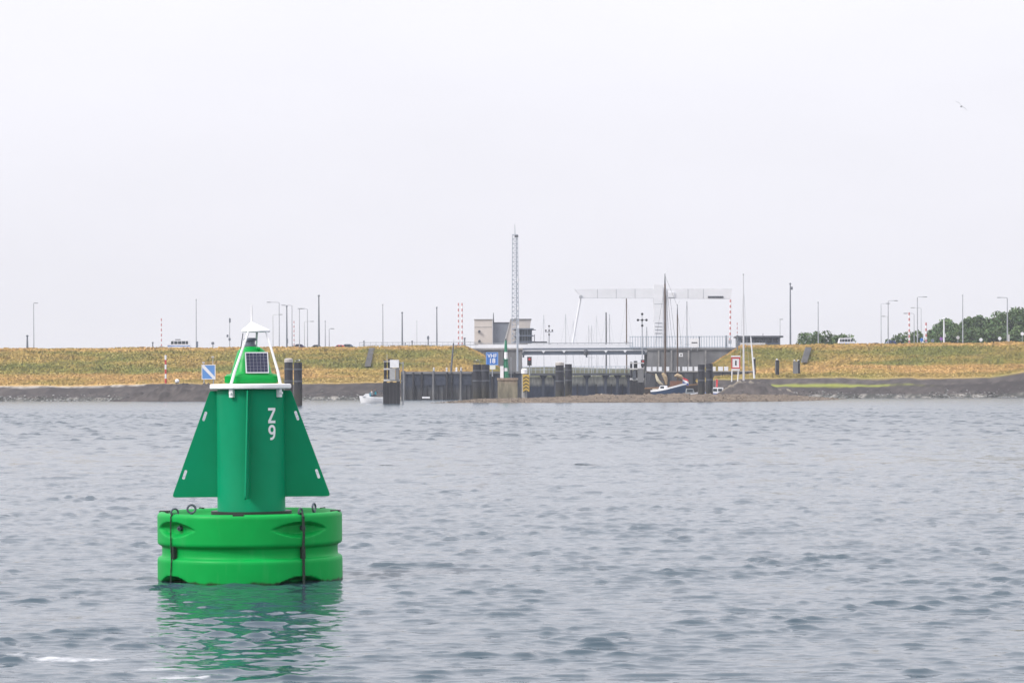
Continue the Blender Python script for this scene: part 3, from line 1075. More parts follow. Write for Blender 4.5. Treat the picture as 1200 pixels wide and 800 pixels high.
    rings = [sq(0.305, 2.566, 6), sq(0.318, 2.585, 6), sq(0.318, 2.66, 6), sq(0.30, 2.688, 5), sq(0.262, 2.694, 4), sq(0.252, 2.715), sq(0.215, 2.86), sq(0.175, 2.985), sq(0.15, 3.02, 2.6), sq(0.11, 3.036, 2.2), sq(0.085, 3.05, 2), sq(0.01, 3.05, 2)]
    vs_ = [v for rg in rings for v in rg]; n_ = 64
    lroot.add(vs_, [(k * n_ + i, k * n_ + (i + 1) % n_, (k + 1) * n_ + (i + 1) % n_, (k + 1) * n_ + i) for k in range(len(rings) - 1) for i in range(n_)], 0, True)
    lan = lroot.build('lantern_body', lant, root)
    mb = MB(); mb.box((lx - 0.285, -0.20, 2.62), (0.09, 0.09, 0.09)); mb.build('latch', lant, lan)
    # solar panel, leaning back on the front face, turned a little to the right
    pr = Matrix.Rotation(R(14), 3, 'Z') @ Matrix.Rotation(R(-17), 3, 'X')
    pc = Vector((lx, 0, 0)) + pol(R(14), 0.262, 2.835)
    pc = Vector((lx + 0.095, -0.250, 2.835))
    mb = MB(); mb.box(pc, (0.305, 0.022, 0.286), 0, pr)
    panel = mb.build('solar_panel', mat('solar_panel_frame', (0.62, 0.63, 0.65), 0.4, 0.2), lan)
    cells = MB()
    for i in range(6):
        for j in range(6):
            c_ = pc + pr @ Vector(((i - 2.5) * 0.0465, -0.0125, (j - 2.5) * 0.0435))
            cells.box(c_, (0.043, 0.004, 0.040), 0, pr)
    cells.build('solar_cells', mat('solar_cells', (0.018, 0.022, 0.06), 0.3, var=0.2, scale=20), panel)
    # lamp head
    mb = MB(); mb.lathe([(0.06, 3.045), (0.078, 3.05), (0.078, 3.075), (0.062, 3.08), (0.062, 3.125), (0.085, 3.13), (0.088, 3.15), (0.07, 3.165), (0.01, 3.167)], 32, (lx - 0.012, 0, 0))
    mb.build('lamp_head', mat('grey_lamp_plastic', (0.13, 0.15, 0.19), 0.4, var=0.3, scale=20), lan)
    mb = MB(); mb.tube((lx + 0.10, -0.12, 2.99), (lx + 0.115, -0.15, 3.03), 0.022, n=10); mb.build('sensor', lant, lan)
    # white bird cage: three legs, cone cap, spike
    hx = (302.0 - 293.5) * px
    mb = MB(); mb.lathe([(0.180, 3.240), (0.188, 3.246), (0.188, 3.262), (0.176, 3.278), (0.09, 3.325), (0.03, 3.362), (0.012, 3.375)], 40, (hx, 0, 0))
    mb.v = [(x - 0.05 * max(0.0, (z - 3.27) / 0.1), y, z) for x, y, z in mb.v]
    cap = mb.build('cage_cap', bwhite, root)
    mb = MB(); mb.tube((hx - 0.05, 0, 3.35), (hx - 0.052, 0, 3.60), 0.017, 0.010, n=10); mb.build('spike', bwhite, cap)
    for az, rt in ((R(-26), 0.19), (R(58), 0.175), (R(180), 0.16)):
        a = Vector((cx, 0, 0)) + pol(az, 0.49, 2.55); c_ = Vector((hx, 0, 0)) + pol(az, rt, 3.235)
        mid = a.lerp(c_, 0.24) + pol(az, 0.015, 0)
        mb = MB(); mb.tube(a, mid, 0.020, 0.018, 10); mb.tube(mid, c_, 0.018, 0.015, 10)
        mb.ball(mid, 0.0185)
        mb.build('cage_leg', bwhite, root)
    mb = MB(); mb.tube((lx - 0.16, 0.10, 2.95), (lx - 0.115, 0.08, 3.23), 0.006, n=6); mb.build('cable', iron, root)
make_buoy()
# ---------------------------------------------------------------- quay left of the lock
def flat_face_pieces(t, name, xs, y0, y1, d0, d1, m):
    for a, b in xs:
        t.boxp(name, a, y0, b, y1, d0, d1, m)

t = Thing('quay_wall', 'dark sheet piled quay wall with timber posts at the foot of the left dike', 'quay', 540, 466.5, 600, z=0.0)
t.boxp('wall', 470, 436.5, 611, 470, 0.0, 40.0, quay_mat)
t.boxp('coping', 470, 433.6, 611, 436.3, -0.35, 40.0, concrete_dark)
xs = [474, 484.5, 494.5, 508, 524, 529.5, 540, 554, 577, 590, 603]
for i, x in enumerate(xs):
    mb = MB(); mb.tube(t.q(x, 470, -0.32), t.q(x, 434.6 if i % 3 else 432.4, -0.32), 0.24, 0.21, 10)
    t.part('fender_post', mb, [timber_dark, concrete_dark][0 if i % 3 else 1])
for a, b in ((486, 493), (496.5, 506.5), (510, 522.5), (531, 538.5), (542, 552.5), (558, 575), (579, 588), (592, 601)):
    t.boxp('fender_panel', a, 440.5, b, 449.5, -0.22, -0.01, timber_blue)
for x in (487, 493, 500, 513, 519, 546, 551, 568):
    t.boxp('tide_stain_post', x, 449.8, x + 1.8, 470, -0.15, -0.01, timber_dark)
mb = MB(); mb.span(t.q(495, 464.9, -2.6), t.q(504, 462.9, -1.0)); t.part('float_boom', mb, white)
for x, m_ in ((508.5, concrete_pale), (523.5, concrete_pale), (535, white), (540.5, concrete_pale)):
    mb = MB(); mb.tube(t.q(x, 433.8, 0.4), t.q(x, 430, 0.4), 0.22, 0.16, 8); mb.ball(t.q(x, 429.7, 0.4), 0.2)
    t.part('bollard', mb, m_)

t = Thing('leaning_pole', 'dark slender pole leaning above the quay wall left of the channel board', 'pole', 528.5, 436, 602)
mb = MB(); mb.tube((0, 0, 0), t.q(531.5, 402, 0.5), 0.22, 0.14, 8); t.part('shaft', mb, dark_steel)
mb = MB(); mb.tube(t.q(531.5, 402, 0.5), t.q(532, 397, 0.5), 0.06, 0.03, 6); t.part('tip', mb, galv)

# ---------------------------------------------------------------- bridge over the lock
t = Thing('abutment_wall', 'grey concrete bridge abutment behind the blue channel board', 'wall', 585, 440, 678)
t.boxp('wall', 538, 410.2, 612, 447, 0, 18, concrete_dark)
t.boxp('coping', 536, 407.8, 613, 410, -0.3, 18.3, concrete)
for x in (562, 587):
    t.boxp('pilaster', x, 410.3, x + 2.2, 446, -0.25, -0.02, concrete_dark)
t = Thing('abutment_wall', 'grey concrete bridge abutment behind the moored boats at the right end of the bridge', 'wall', 800, 440, 678)
t.boxp('wall', 759, 410.2, 868, 447, 0, 18, concrete_dark)
t.boxp('coping', 758, 407.4, 870, 410, -0.3, 18.3, concrete_dark)
for x in (771, 786, 806, 826):
    t.boxp('pilaster', x, 410.3, x + 1.8, 446, -0.25, -0.02, concrete)
t = Thing('road_bridge', 'low road bridge with pale parapet and blue grey girders across the lock entrance', 'bridge', 686, 440, 680)
t.boxp('deck', 609, 407.6, 762, 409.2, -0.6, 15.6, blue_steel)
t.boxp('parapet', 555, 403.2, 742, 407.4, -0.2, 0.2, white_far)
t.boxp('handrail', 555, 401.6, 742, 402.4, -0.15, 0.15, galv)
t.boxp('fascia', 612, 409.4, 760, 410.8, -0.5, -0.2, white_far)
t.boxp('girder', 612, 411, 760, 415.6, -0.1, 1.0, blue_steel)
t.boxp('girder', 612, 410.6, 760, 414.6, 13.0, 14.5, blue_steel)
for x in (612.5, 637, 661, 686.5, 710, 732.5, 757):
    mb = MB(); mb.prism([t.q(x - 2.2, 410.9)[::2], t.q(x + 2.2, 410.9)[::2], t.q(x, 413.6)[::2]], -0.6, -0.12)
    t.part('bracket', mb, white_far)
for x in range(557, 742, 8):
    mb = MB(); mb.span(t.q(x, 403.2, -0.1), t.q(x + 0.7, 401.6, 0.1)); t.part('baluster', mb, galv)
for x in (612.5, 686.5, 759):
    t.boxp('pier', x, 415.6, x + 2.0, 418.5, 0.2, 1.2, blue_steel)
mb = MB(); mb.lathe([(0.5, 0), (0.55, 0.3), (0.55, 1.0), (0.3, 1.3)], 12, t.q(686.5, 416, -0.9)); t.part('navigation_lamp', mb, dark_steel)

# railing of tall pickets right of the bridge
def railing(label, px0, px1, ptop, pbot, D, gap, m, w=0.10, rails=(0.05, 0.5)):
    t = Thing('railing', label, 'railing', (px0 + px1) / 2, pbot, D)
    mb = MB()
    x = px0
    while x <= px1:
        mb.span(t.q(x, pbot + 1, -w / 2), (t.q(x, 0)[0] + w, w / 2, t.q(0, ptop)[2]))
        x += gap
    t.part('pickets', mb, m)['kind'] = 'stuff'
    for k in rails:
        y = ptop + (pbot - ptop) * k
        mb = MB(); mb.span(t.q(px0, y + 0.6, -w / 2 - .03), (t.q(px1, y)[0] + w, w / 2 + .03, t.q(0, y)[2])); t.part('rail', mb, m)
    return t
pale_blue = mat('pale_blue_steel', (0.34, 0.40, 0.47), 0.5, var=0.15)
railing('tall pale blue picket railing on the bridge approach under the white balance beam', 738, 858, 393.5, 407.5, 679, 3.1, pale_blue, 0.13, (0.04, 0.9))
railing('thin grey mesh railing along the dike top left of the control building', 421, 560, 400.5, 408, 676, 6.5, galv, 0.07, (0.05, 0.45))
railing('thin steel railing on the walkway of the lock gate under the bridge', 612, 742, 428.8, 436, 653, 5.2, pale_blue, 0.09, (0.05, 0.5))

# lock gate and its walkway
t = Thing('lock_gate', 'stained lock wall with buttresses and walkway seen below the bridge', 'gate', 680, 467, 655, z=-0.3)
t.boxp('wall', 609, 440.5, 760, 470, 0, 1.2, gate_mat)
t.boxp('walkway', 608, 436.2, 758, 438.6, -1.6, 1.4, dark_steel)
for i, x in enumerate((612, 636, 650, 687, 709, 723, 736, 752)):
    mb = MB(); w = 2.2
    mb.prism([t.q(x - 0.9, 470)[::2], t.q(x + w, 470)[::2], t.q(x + w, 443)[::2], t.q(x + w + 3.6, 438.7)[::2], t.q(x - 3.8, 438.7)[::2], t.q(x - 0.9, 443)[::2]], -0.9, -0.05)
    t.part('buttress', mb, timber_blue)
for x in (664, 676, 698, 716, 729):
    t.boxp('fender', x, 449, x + 1.2, 470, -0.35, -0.03, timber_dark)
t = Thing('lock_wall', 'dark lock side wall behind the moored boats topped by white parapet blocks', 'wall', 815, 466, 640, z=-0.3)
t.boxp('wall', 757, 434, 884, 470, 0, 3, mat('lock_side_wall', (0.085, 0.088, 0.10), 0.85, var=0.5, scale=0.5, stretch=(1, 1, .3)))
for i, x in enumerate(range(758, 852, 7)):
    if i % 5 == 4: continue
    t.boxp('parapet_block', x, 427.6, x + 5.4 - (i % 3) * 0.8, 432.6, 0.2, 0.7, white_far)
t.boxp('coping', 757, 432.8, 884, 433.9, -0.2, 3, concrete)
for x in (768, 781, 797, 812, 846, 856, 866, 875):
    t.boxp('fender', x, 434.2, x + 1.8, 470, -0.4, -0.03, timber_dark)

# white balance bridge
t = Thing('drawbridge_frame', 'tall white drawbridge tower carrying a long horizontal balance beam', 'drawbridge', 774, 405, 686)
t.boxp('tower', 766, 334, 777, 409, -0.9, 0.9, white_far)
t.boxp('tower', 777.4, 337, 782.5, 409, 0.3, 2.0, white_far)
mb = MB(); mb.prism([t.q(673, 338.5)[::2], t.q(766, 338.2)[::2], t.q(766, 349.6)[::2], t.q(683, 349.0)[::2]], -0.7, 0.7); t.part('balance_beam', mb, white_far)
mb = MB(); mb.prism([t.q(782.6, 338.5)[::2], t.q(858, 338.5)[::2], t.q(856, 350.5)[::2], t.q(782.6, 349.6)[::2]], -0.7, 0.7); bm_ = t.part('balance_beam', mb, white_far)
t.boxp('counterweight', 829.5, 347.2, 847.5, 349.3, -0.9, -0.72, dark_steel, bm_)
mb = MB(); mb.tube(t.q(680.5, 348.5, 0), t.q(671, 402, 0), 0.26, 0.26, 8); t.part('hanger_rod', mb, white_far)
mb = MB(); mb.tube(t.q(680.8, 347.6, -0.95), t.q(680.8, 347.6, 0.95), 0.42, 0.42, 12); t.part('hinge_pin', mb, galv)
for x0, x1, y1 in ((783, 788, 396), (785.5, 792, 396)):
    mb = MB(); mb.tube(t.q(x0, 349.6, 0), t.q(x1, y1 + 8, 0), 0.06, 0.06, 6); t.part('stay', mb, galv)
for x in (700, 722, 744):
    t.boxp('plate_joint', x, 338.6, x + 0.5, 349.3, -0.73, -0.705, galv)
for x in (806, 824):
    t.boxp('plate_joint', x, 338.8, x + 0.5, 349.8, -0.73, -0.705, galv)
t.boxp('plate_joint', 766.3, 356, 776.7, 356.5, -0.93, -0.905, galv)
for y in (378, 382, 386, 390, 394):
    mb = MB(); mb.span(t.q(767.5, y + 0.6, -1.0), t.q(775.5, y, -0.91)); t.part('step', mb, galv)
t.boxp('service_box', 782.6, 342.5, 790, 348.5, -1.0, -0.71, white_far)

# control building with lattice mast
t = Thing('control_building', 'beige and grey lock control building with slanted tower and dark window band', 'building', 590, 409, 700)
wb = t.boxp('wall', 556, 374.6, 577, 413, 0, 8, beige); wb['label'] = 'beige left block with two lamps'
t.boxp('roof_edge', 555.6, 373.8, 577.4, 374.5, -0.2, 8.2, concrete)
t.boxp('panel_joint', 556.2, 383.0, 576.8, 383.5, -0.03, 0.0, concrete_dark)
for y in (388, 399.4):
    mb = MB(); mb.tube(t.q(562, y, 0.0), t.q(562, y, -0.5), 0.16, 0.3, 10); mb.box(t.q(561.6, y + 0.6, -0.3), (0.5, 0.5, 0.5)); t.part('wall_lamp', mb, dark_steel)
wg = t.boxp('wall', 577.6, 378.2, 597, 413, 1.0, 7, greyclad); wg['label'] = 'grey clad middle block'
t.boxp('roof_edge', 577.6, 377.4, 597, 378.1, 0.8, 7.2, dark_steel)
mb = MB(); mb.tube(t.q(578.4, 378, 0.4), t.q(578.4, 366.5, 0.4), 0.16, 0.08, 8); t.part('antenna', mb, dark_steel)
mb = MB(); mb.prism([t.q(591.2, 404)[::2], t.q(599, 374.6)[::2], t.q(622.4, 374.6)[::2], t.q(618.5, 404)[::2]], -1.0, 6.0); tw2 = t.part('control_tower', mb, beige)
mb = MB(); mb.prism([t.q(589.6, 405)[::2], t.q(598, 374.0)[::2], t.q(599, 374.0)[::2], t.q(591, 405)[::2]], -1.2, 6.1); t.part('slanted_fin', mb, concrete_pale, tw2)
t.boxp('roof_edge', 598.6, 373.7, 623, 374.5, -1.3, 6.3, concrete_dark, tw2)
mb = MB(); mb.lathe([(2.0, 0), (2.0, 3.4)], 20, t.q(613.5, 402.5, -0.4)); gl = t.part('window_band', mb, glass_dark)
for k in range(10):
    a = math.pi + math.pi * k / 9
    c_ = t.q(613.5, 402.5, -0.4)
    mb = MB(); mb.span((c_[0] + 2.03 * math.cos(a) - .06, c_[1] + 2.03 * math.sin(a) - .06, c_[2]), (c_[0] + 2.03 * math.cos(a) + .06, c_[1] + 2.03 * math.sin(a) + .06, c_[2] + 3.4)); t.part('mullion', mb, blue_steel, gl)
for y in (385.5, 393.5, 400.5):
    mb = MB(); mb.lathe([(2.15, -0.14), (2.55, -0.14), (2.55, 0.14), (2.15, 0.14)], 24, t.q(613.5, y, -0.4)); t.part('balcony_ring', mb, blue_steel)
t.boxp('gangway', 618, 400.2, 641, 401.6, -1.5, 1.5, dark_steel)
t.boxp('gangway_post', 626, 392, 626.8, 400.2, -0.2, 0.0, dark_steel)
t.boxp('boom', 622, 386, 628, 387, -0.2, 0.2, blue_steel)

t = Thing('lattice_mast', 'very tall pale steel lattice mast rising behind the control building', 'mast', 604, 412, 696)
H = t.q(0, 275)[2]
leg_mat = mat('pale_mast_steel', (0.36, 0.40, 0.46), 0.5, 0.2, var=0.1)
corners = [(-1, -1), (1, -1), (1, 1), (-1, 1)]
def wdt(z): return 0.86 - 0.22 * z / H
for cx_, cy_ in corners:
    mb = MB(); mb.tube((cx_ * wdt(0), cy_ * wdt(0), 0), (cx_ * wdt(H), cy_ * wdt(H), H), 0.10, 0.08, 6); t.part('leg', mb, leg_mat)
nb = 26
for k in range(nb):
    z0, z1 = H * k / nb, H * (k + 1) / nb
    mb = MB()
    for a in range(4):
        c0, c1 = corners[a], corners[(a + 1) % 4]
        if k % 2: c0, c1 = c1, c0
        mb.tube((c0[0] * wdt(z0), c0[1] * wdt(z0), z0), (c1[0] * wdt(z1), c1[1] * wdt(z1), z1), 0.05, n=4, caps=False)
        mb.tube((c0[0] * wdt(z1), c0[1] * wdt(z1), z1), (c1[0] * wdt(z1), c1[1] * wdt(z1), z1), 0.045, n=4, caps=False)
    t.part('bracing', mb, leg_mat)
mb = MB(); mb.tube((0.42, -0.2, 0), (0.30, -0.2, H), 0.15, 0.10, 10); t.part('cable_duct', mb, leg_mat)
mb = MB(); mb.tube((0.0, 0, H), t.q(603.8, 262.5), 0.12, 0.05, 8); t.part('antenna', mb, galv)
mb = MB(); mb.box((0.35, -0.3, H - 0.4), (0.9, 0.9, 0.5)); t.part('lamp_platform', mb, dark_steel)
for z in (0.13, 0.36, 0.60):
    mb = MB(); mb.lathe([(0.28, 0), (0.28, 0.7)], 10, (0.7, -0.6, H * z)); t.part('dish', mb, white_far)

t = Thing('service_pole', 'slim grey steel pole standing before the left abutment below the lattice mast', 'pole', 606.5, 437, 640)
mb = MB(); mb.tube((0, 0, 0), t.q(606.5, 385), 0.24, 0.20, 10); t.part('shaft', mb, leg_mat)
mb = MB(); mb.box(t.q(607.4, 382.6), (0.4, 0.5, 0.7)); t.part('lamp_head', mb, white_far)

# pavilion on the right dike
t = Thing('dike_pavilion', 'low pavilion with dark flat roof and pale front wall on the right dike', 'pavilion', 893, 406, 690)
t.boxp('wall', 865, 395.5, 914, 410, 0, 8, greyclad)
t.boxp('roof', 863, 393.4, 917.5, 395.4, -1.2, 9, dark_steel)
for i, x in enumerate((868, 876, 884, 891, 899, 906)):
    t.boxp('window', x, 396.6, x + 5.4, 401.5, -0.12, -0.01, glass_dark)
t.boxp('terrace_wall', 864, 402.2, 893, 407.4, -9, -8.4, concrete_pale)
mb = MB(); mb.tube(t.q(895, 393.4, 2), t.q(895, 390.2, 2), 0.06, 0.06, 6); t.part('antenna', mb, dark_steel)

# ---------------------------------------------------------------- boards, beacons and signals at the lock mouth
t = Thing('channel_board', 'blue square board reading VHF 18 on a post beside dark piles', 'sign', 577, 440, 598)
mb = MB(); mb.tube(t.q(577, 441), t.q(577, 427), 0.12, 0.12, 8); t.part('post', mb, galv)
bd = t.boxp('board', 570.2, 413.2, 583.2, 427, -0.20, -0.10, blue_sign)
for a, b, c_, d in ((569.6, 412.6, 583.8, 413.2), (569.6, 427.0, 583.8, 427.6), (569.6, 413.2, 570.2, 427.0), (583.2, 413.2, 583.8, 427.0)):
    t.boxp('frame', a, b, c_, d, -0.24, -0.08, mat('light_blue_rim', (0.25, 0.42, 0.75), 0.5), bd)
lw = mat('sign_white', (0.80, 0.80, 0.80), 0.5)
lettering('VHF', 1.08, lw, t.o, Vector(t.q(576.8, 417.0, -0.22)), 0.01, 0.02)
lettering('18', 1.4, lw, t.o, Vector(t.q(576.8, 422.9, -0.22)), 0.01, 0.03)
t.boxp('lower_plate', 574, 427.8, 580.6, 432.6, -0.2, -0.12, mat('sign_cream', (0.72, 0.72, 0.66), 0.5))

t = Thing('fairway_beacon', 'green and white banded beacon on a concrete block at the sandbar', 'beacon', 595, 469, 497, z=0.2)
t.boxp('block', 583.3, 445.0, 606.5, 474, -1.7, 1.7, block_mat)
t.boxp('block_rim', 582.6, 442.3, 607.2, 444.9, -1.85, 1.85, block_mat)
hh = [(442.2, 433, green_paint), (433, 421.5, green_paint), (421.5, 413, white), (413, 404, green_paint), (404, 399, green_paint)]
rr = 0.42
for i, (a, b, m_) in enumerate(((442.2, 434.5, green_paint), (434.5, 430.5, white), (430.5, 420.5, green_paint), (420.5, 412, white), (412, 405, green_paint), (405, 398.5, green_paint))):
    r0, r1 = rr - 0.035 * i, rr - 0.035 * (i + 1)
    mb = MB(); mb.tube(t.q(593, a), t.q(593, b), r0, r1, 12); bp_ = t.part('band', mb, m_)
    bp_['label'] = ('white' if m_ is white else 'green') + ' band of the beacon'
for a in range(4):
    ca, sa = math.cos(a * math.pi / 2 + .6), math.sin(a * math.pi / 2 + .6)
    q0, q1 = t.q(593, 442.2), t.q(593, 419)
    mb = MB(); mb.tube((q0[0] + ca * 0.75, q0[1] + sa * 0.75, q0[2]), (q1[0] + ca * 0.3, q1[1] + sa * 0.3, q1[2]), 0.05, 0.05, 6); t.part('strut', mb, green_paint)
mb = MB(); mb.lathe([(0.55, 0), (0.55, 0.1), (0.2, 0.1)], 14, t.q(593, 421)); t.part('light_deck', mb, green_paint)
mb = MB(); mb.lathe([(0.12, 0), (0.14, 0.25), (0.04, 0.4)], 12, t.q(593, 398.5)); t.part('lantern', mb, glass_dark)
t.boxp('cabinet', 586.2, 428.3, 590.2, 442.2, -0.5, 0.3, white)
mb = MB(); mb.tube(t.q(599, 442.2), t.q(599, 418), 0.05, 0.05, 6); t.part('thin_pole', mb, galv)

t = Thing('warning_pile', 'white capped pile with yellow and black striped warning board', 'pile', 616, 467, 560, z=-0.3)
mb = MB(); mb.tube(t.q(614.5, 470), t.q(614.5, 434), 0.55, 0.5, 12); t.part('pile', mb, concrete)
mb = MB(); mb.lathe([(0.62, 0), (0.62, 0.8), (0.3, 1.0)], 14, t.q(614.5, 434)); t.part('cap', mb, white)
yb = t.boxp('board', 612.6, 435, 620.4, 455, -0.85, -0.7, yellow)
for k in range(5):
    y = 437 + 4 * k
    mb = MB(); mb.prism([t.q(613.2, y + 2.2)[::2], t.q(616.5, y)[::2], t.q(619.8, y + 2.2)[::2], t.q(619.8, y + 3.4)[::2], t.q(616.5, y + 1.3)[::2], t.q(613.2, y + 3.4)[::2]], -0.90, -0.86); t.part('stripe', mb, black, yb)

def signal(label, px, ptop, pbase, D, dots, r, group=None, housing=None):
    t = Thing('signal_mast', label, 'signal', px, pbase, D)
    mb = MB(); mb.tube((0, 0, 0), t.q(px, ptop + 8 if dots else ptop), 0.14, 0.11, 8); t.part('pole', mb, galv)
    if dots:
        mb = MB(); mb.span(t.q(px - 5, ptop + 7.3, 0), t.q(px + 5, ptop + 6.6, .1)); t.part('crossbar', mb, galv)
        mb = MB(); mb.span(t.q(px - .3, ptop + 14, 0.02), t.q(px + .3, ptop, .09)); t.part('crossbar', mb, galv)
    for dx, dy in dots:
        c_ = t.q(px + dx, ptop + dy)
        mb = MB(); mb.tube((c_[0], -0.02, c_[2]), (c_[0], -0.5, c_[2]), r, r * 1.05, 12); mb.tube((c_[0], -0.02, c_[2]), (c_[0], -0.28, c_[2]), r * 0.6, r * 0.6, 12, 1)
        t.part('lamp', mb, [black, glass_dark])
    if housing:
        y0, y1, w = housing
        t.boxp('housing', px - w, y0, px + w, y1, -0.5, 0.0, black)
        for k, c_ in enumerate((red, glass_dark)):
            p = t.q(px, y0 + (y1 - y0) * (0.28 + 0.45 * k))
            mb = MB(); mb.tube((p[0], -0.5, p[2]), (p[0], -0.62, p[2]), 0.24, 0.26, 12); t.part('lens', mb, c_)
    return t
five = [(0, 0), (-5, 7), (0, 7), (5, 7), (0, 13.5)]
signal('tall signal mast with five black lamps in a cross before the right abutment', 752.7, 368, 440, 610, five, 0.26)
signal('distant signal mast with five small black lamps right of the control building', 643.5, 382, 408, 700, [(0, 0), (-3.8, 5.2), (0, 5.2), (3.8, 5.2), (0, 10)], 0.22)
signal('red over dark signal lights on a post beside the yellow striped board', 620.5, 418, 440, 590, [], 0.2, None, (418, 428, 2.6))
signal('red over dark signal lights on a post by the stained dolphin tower', 753.4, 421, 446, 600, [], 0.2, None, (421.5, 429, 2.3))

t = Thing('notice_board', 'white board with red frame and black bar on white posts above the groyne', 'sign', 862, 446, 560)
bd = t.boxp('board', 857.2, 418.6, 867.2, 431.6, -0.1, 0.0, white)
for a, b, c_, d in ((857, 418.3, 867.4, 420), (857, 430.4, 867.4, 431.8), (857, 420, 858.2, 430.4), (866.2, 420, 867.4, 430.4)):
    t.boxp('frame', a, b, c_, d, -0.16, -0.02, red, bd)
t.boxp('bar', 861.4, 422.4, 863.2, 428.0, -0.14, -0.101, black, bd)
t.boxp('lower_plate', 857.4, 432, 866.8, 434, -0.1, 0.0, white)
t.boxp('top_plate', 856.8, 416.6, 867.6, 418.1, -0.2, 0.1, white)
for a, b in ((858.5, 857.5), (866.2, 864.5)):
    mb = MB(); mb.tube(t.q(a, 418, 0.1), t.q(b, 447, 0.1), 0.11, 0.11, 8); t.part('post', mb, white)

t = Thing('road_board', 'white road board with dark bar on the bridge approach beside a black post', 'sign', 814, 408, 676)
t.boxp('board', 808.5, 396.8, 819, 406.5, -0.1, 0.0, white)
t.boxp('bar', 810.5, 400.8, 817.2, 402.0, -0.14, -0.101, black)
for x in (810, 817.5):
    mb = MB(); mb.tube(t.q(x, 411, 0.1), t.q(x, 397, 0.1), 0.07, 0.07, 6); t.part('post', mb, galv)
t = Thing('wall_sign', 'small white square sign fixed to the right abutment between two boat masts', 'sign', 798, 418, 677)
t.boxp('plate', 795.6, 413.6, 800.4, 417.8, -0.1, 0.0, white)
t.boxp('symbol', 797, 414.8, 799.2, 416.6, -0.13, -0.101, concrete_dark)

t = Thing('diving_board_sign', 'blue square board with white diagonal stripe on the left bank', 'sign', 244.5, 452, 585)
bd = t.boxp('board', 237.2, 428, 251.8, 443.6, -0.1, 0.0, mat('sky_blue_sign', (0.09, 0.27, 0.62), 0.45, var=0.1))
for a, b, c_, d in ((236.4, 427.2, 252.6, 428), (236.4, 443.6, 252.6, 444.4), (236.4, 428, 237.2, 443.6), (251.8, 428, 252.6, 443.6)):
    t.boxp('frame', a, b, c_, d, -0.14, 0.02, white, bd)
mb = MB(); mb.prism([t.q(237.2, 428)[::2], t.q(239.6, 428)[::2], t.q(251.8, 441.2)[::2], t.q(251.8, 443.6)[::2], t.q(249.6, 443.6)[::2], t.q(237.2, 430.6)[::2]], -0.13, -0.102); t.part('stripe', mb, white, bd)
for x in (239, 250):
    mb = MB(); mb.tube(t.q(x, 453, 0.1), t.q(x, 427, 0.1), 0.12, 0.12, 8); t.part('post', mb, galv)
for x, y in ((238.6, 424.2), (249.5, 417.6)):
    mb = MB(); mb.tube(t.q(x, 427.2, 0.1), t.q(x, y + 1, 0.1), 0.05, 0.05, 6); mb.box(t.q(x, y + 0.6, 0), (0.5, 0.5, 0.3)); t.part('sign_lamp', mb, concrete_pale)

def banded(name, label, cat, px, p0, p1, D, r, n, ma, mb_m, group=None, z=None):
    t = Thing(name, label, cat, px, p1, D, group)
    for k in range(n):
        ya, yb_ = p1 + (p0 - p1) * k / n, p1 + (p0 - p1) * (k + 1) / n
        mb = MB(); mb.tube(t.q(px, ya), t.q(px, yb_), r, r, 10); o = t.part('band', mb, ma if k % 2 == 0 else mb_m)
    return t
banded('marker_post', 'short red and white banded post standing on the left bank', 'post', 194.2, 416, 449, 585, 0.20, 6, red, white)
t = Thing('mooring_buoy', 'small white ball buoy lying on the bank beside the banded post', 'buoy', 207.5, 449, 586)
mb = MB(); mb.ball((0, 0, 0.45), 0.45, 16, 10); t.part('ball', mb, white)
mb = MB(); mb.lathe([(0.3, 0), (0.42, 0.12), (0.3, 0.2)], 14, (0, 0, 0)); t.part('foot', mb, dark_steel)

# barrier booms, raised
def boom(label, px, p0, p1, D, r=0.16, n=9, lean=0.0):
    t = Thing('barrier_boom', label, 'barrier', px, p1, D, 'raised red and white road barriers')
    for k in range(n):
        ya, yb_ = p1 - 3 + (p0 - p1 + 3) * k / n, p1 - 3 + (p0 - p1 + 3) * (k + 1) / n
        xa, xb = px + lean * k / n, px + lean * (k + 1) / n
        mb = MB(); mb.tube(t.q(xa, ya), t.q(xb, yb_), r, r * 0.95, 8); t.part('band', mb, mat('faded_red', (0.50, 0.20, 0.19), 0.6) if k % 2 == 0 else white)
    mb = MB(); mb.box((0, 0, 0.3), (0.7, 0.7, 0.9)); t.part('motor_housing', mb, galv)
boom('raised red and white barrier boom left of the white van on the dike', 189.2, 373, 409, 684, 0.13, 11)
boom('raised red and white barrier boom among the street lamps right of the buoy', 344.6, 376, 408, 690, 0.11, 11)
boom('raised red and white barrier boom, left of the pair left of the control building', 537.4, 355, 407, 684, 0.16, 15)
boom('raised red and white barrier boom, right of the pair left of the control building', 541.6, 355, 407, 686, 0.16, 15)
boom('long raised red and white barrier boom under the right end of the white beam', 855.6, 351, 402, 684, 0.20, 15, 0.6)
boom('pale raised barrier boom beside the pavilion at its left corner', 864, 378, 404, 692, 0.09, 9)
boom('raised red and white barrier boom before the low bushes left of the big trees', 1065.6, 366, 405, 684, 0.20, 11)
boom('short raised red and white barrier boom at the left edge of the big trees', 1085.3, 378, 404, 686, 0.22, 7)
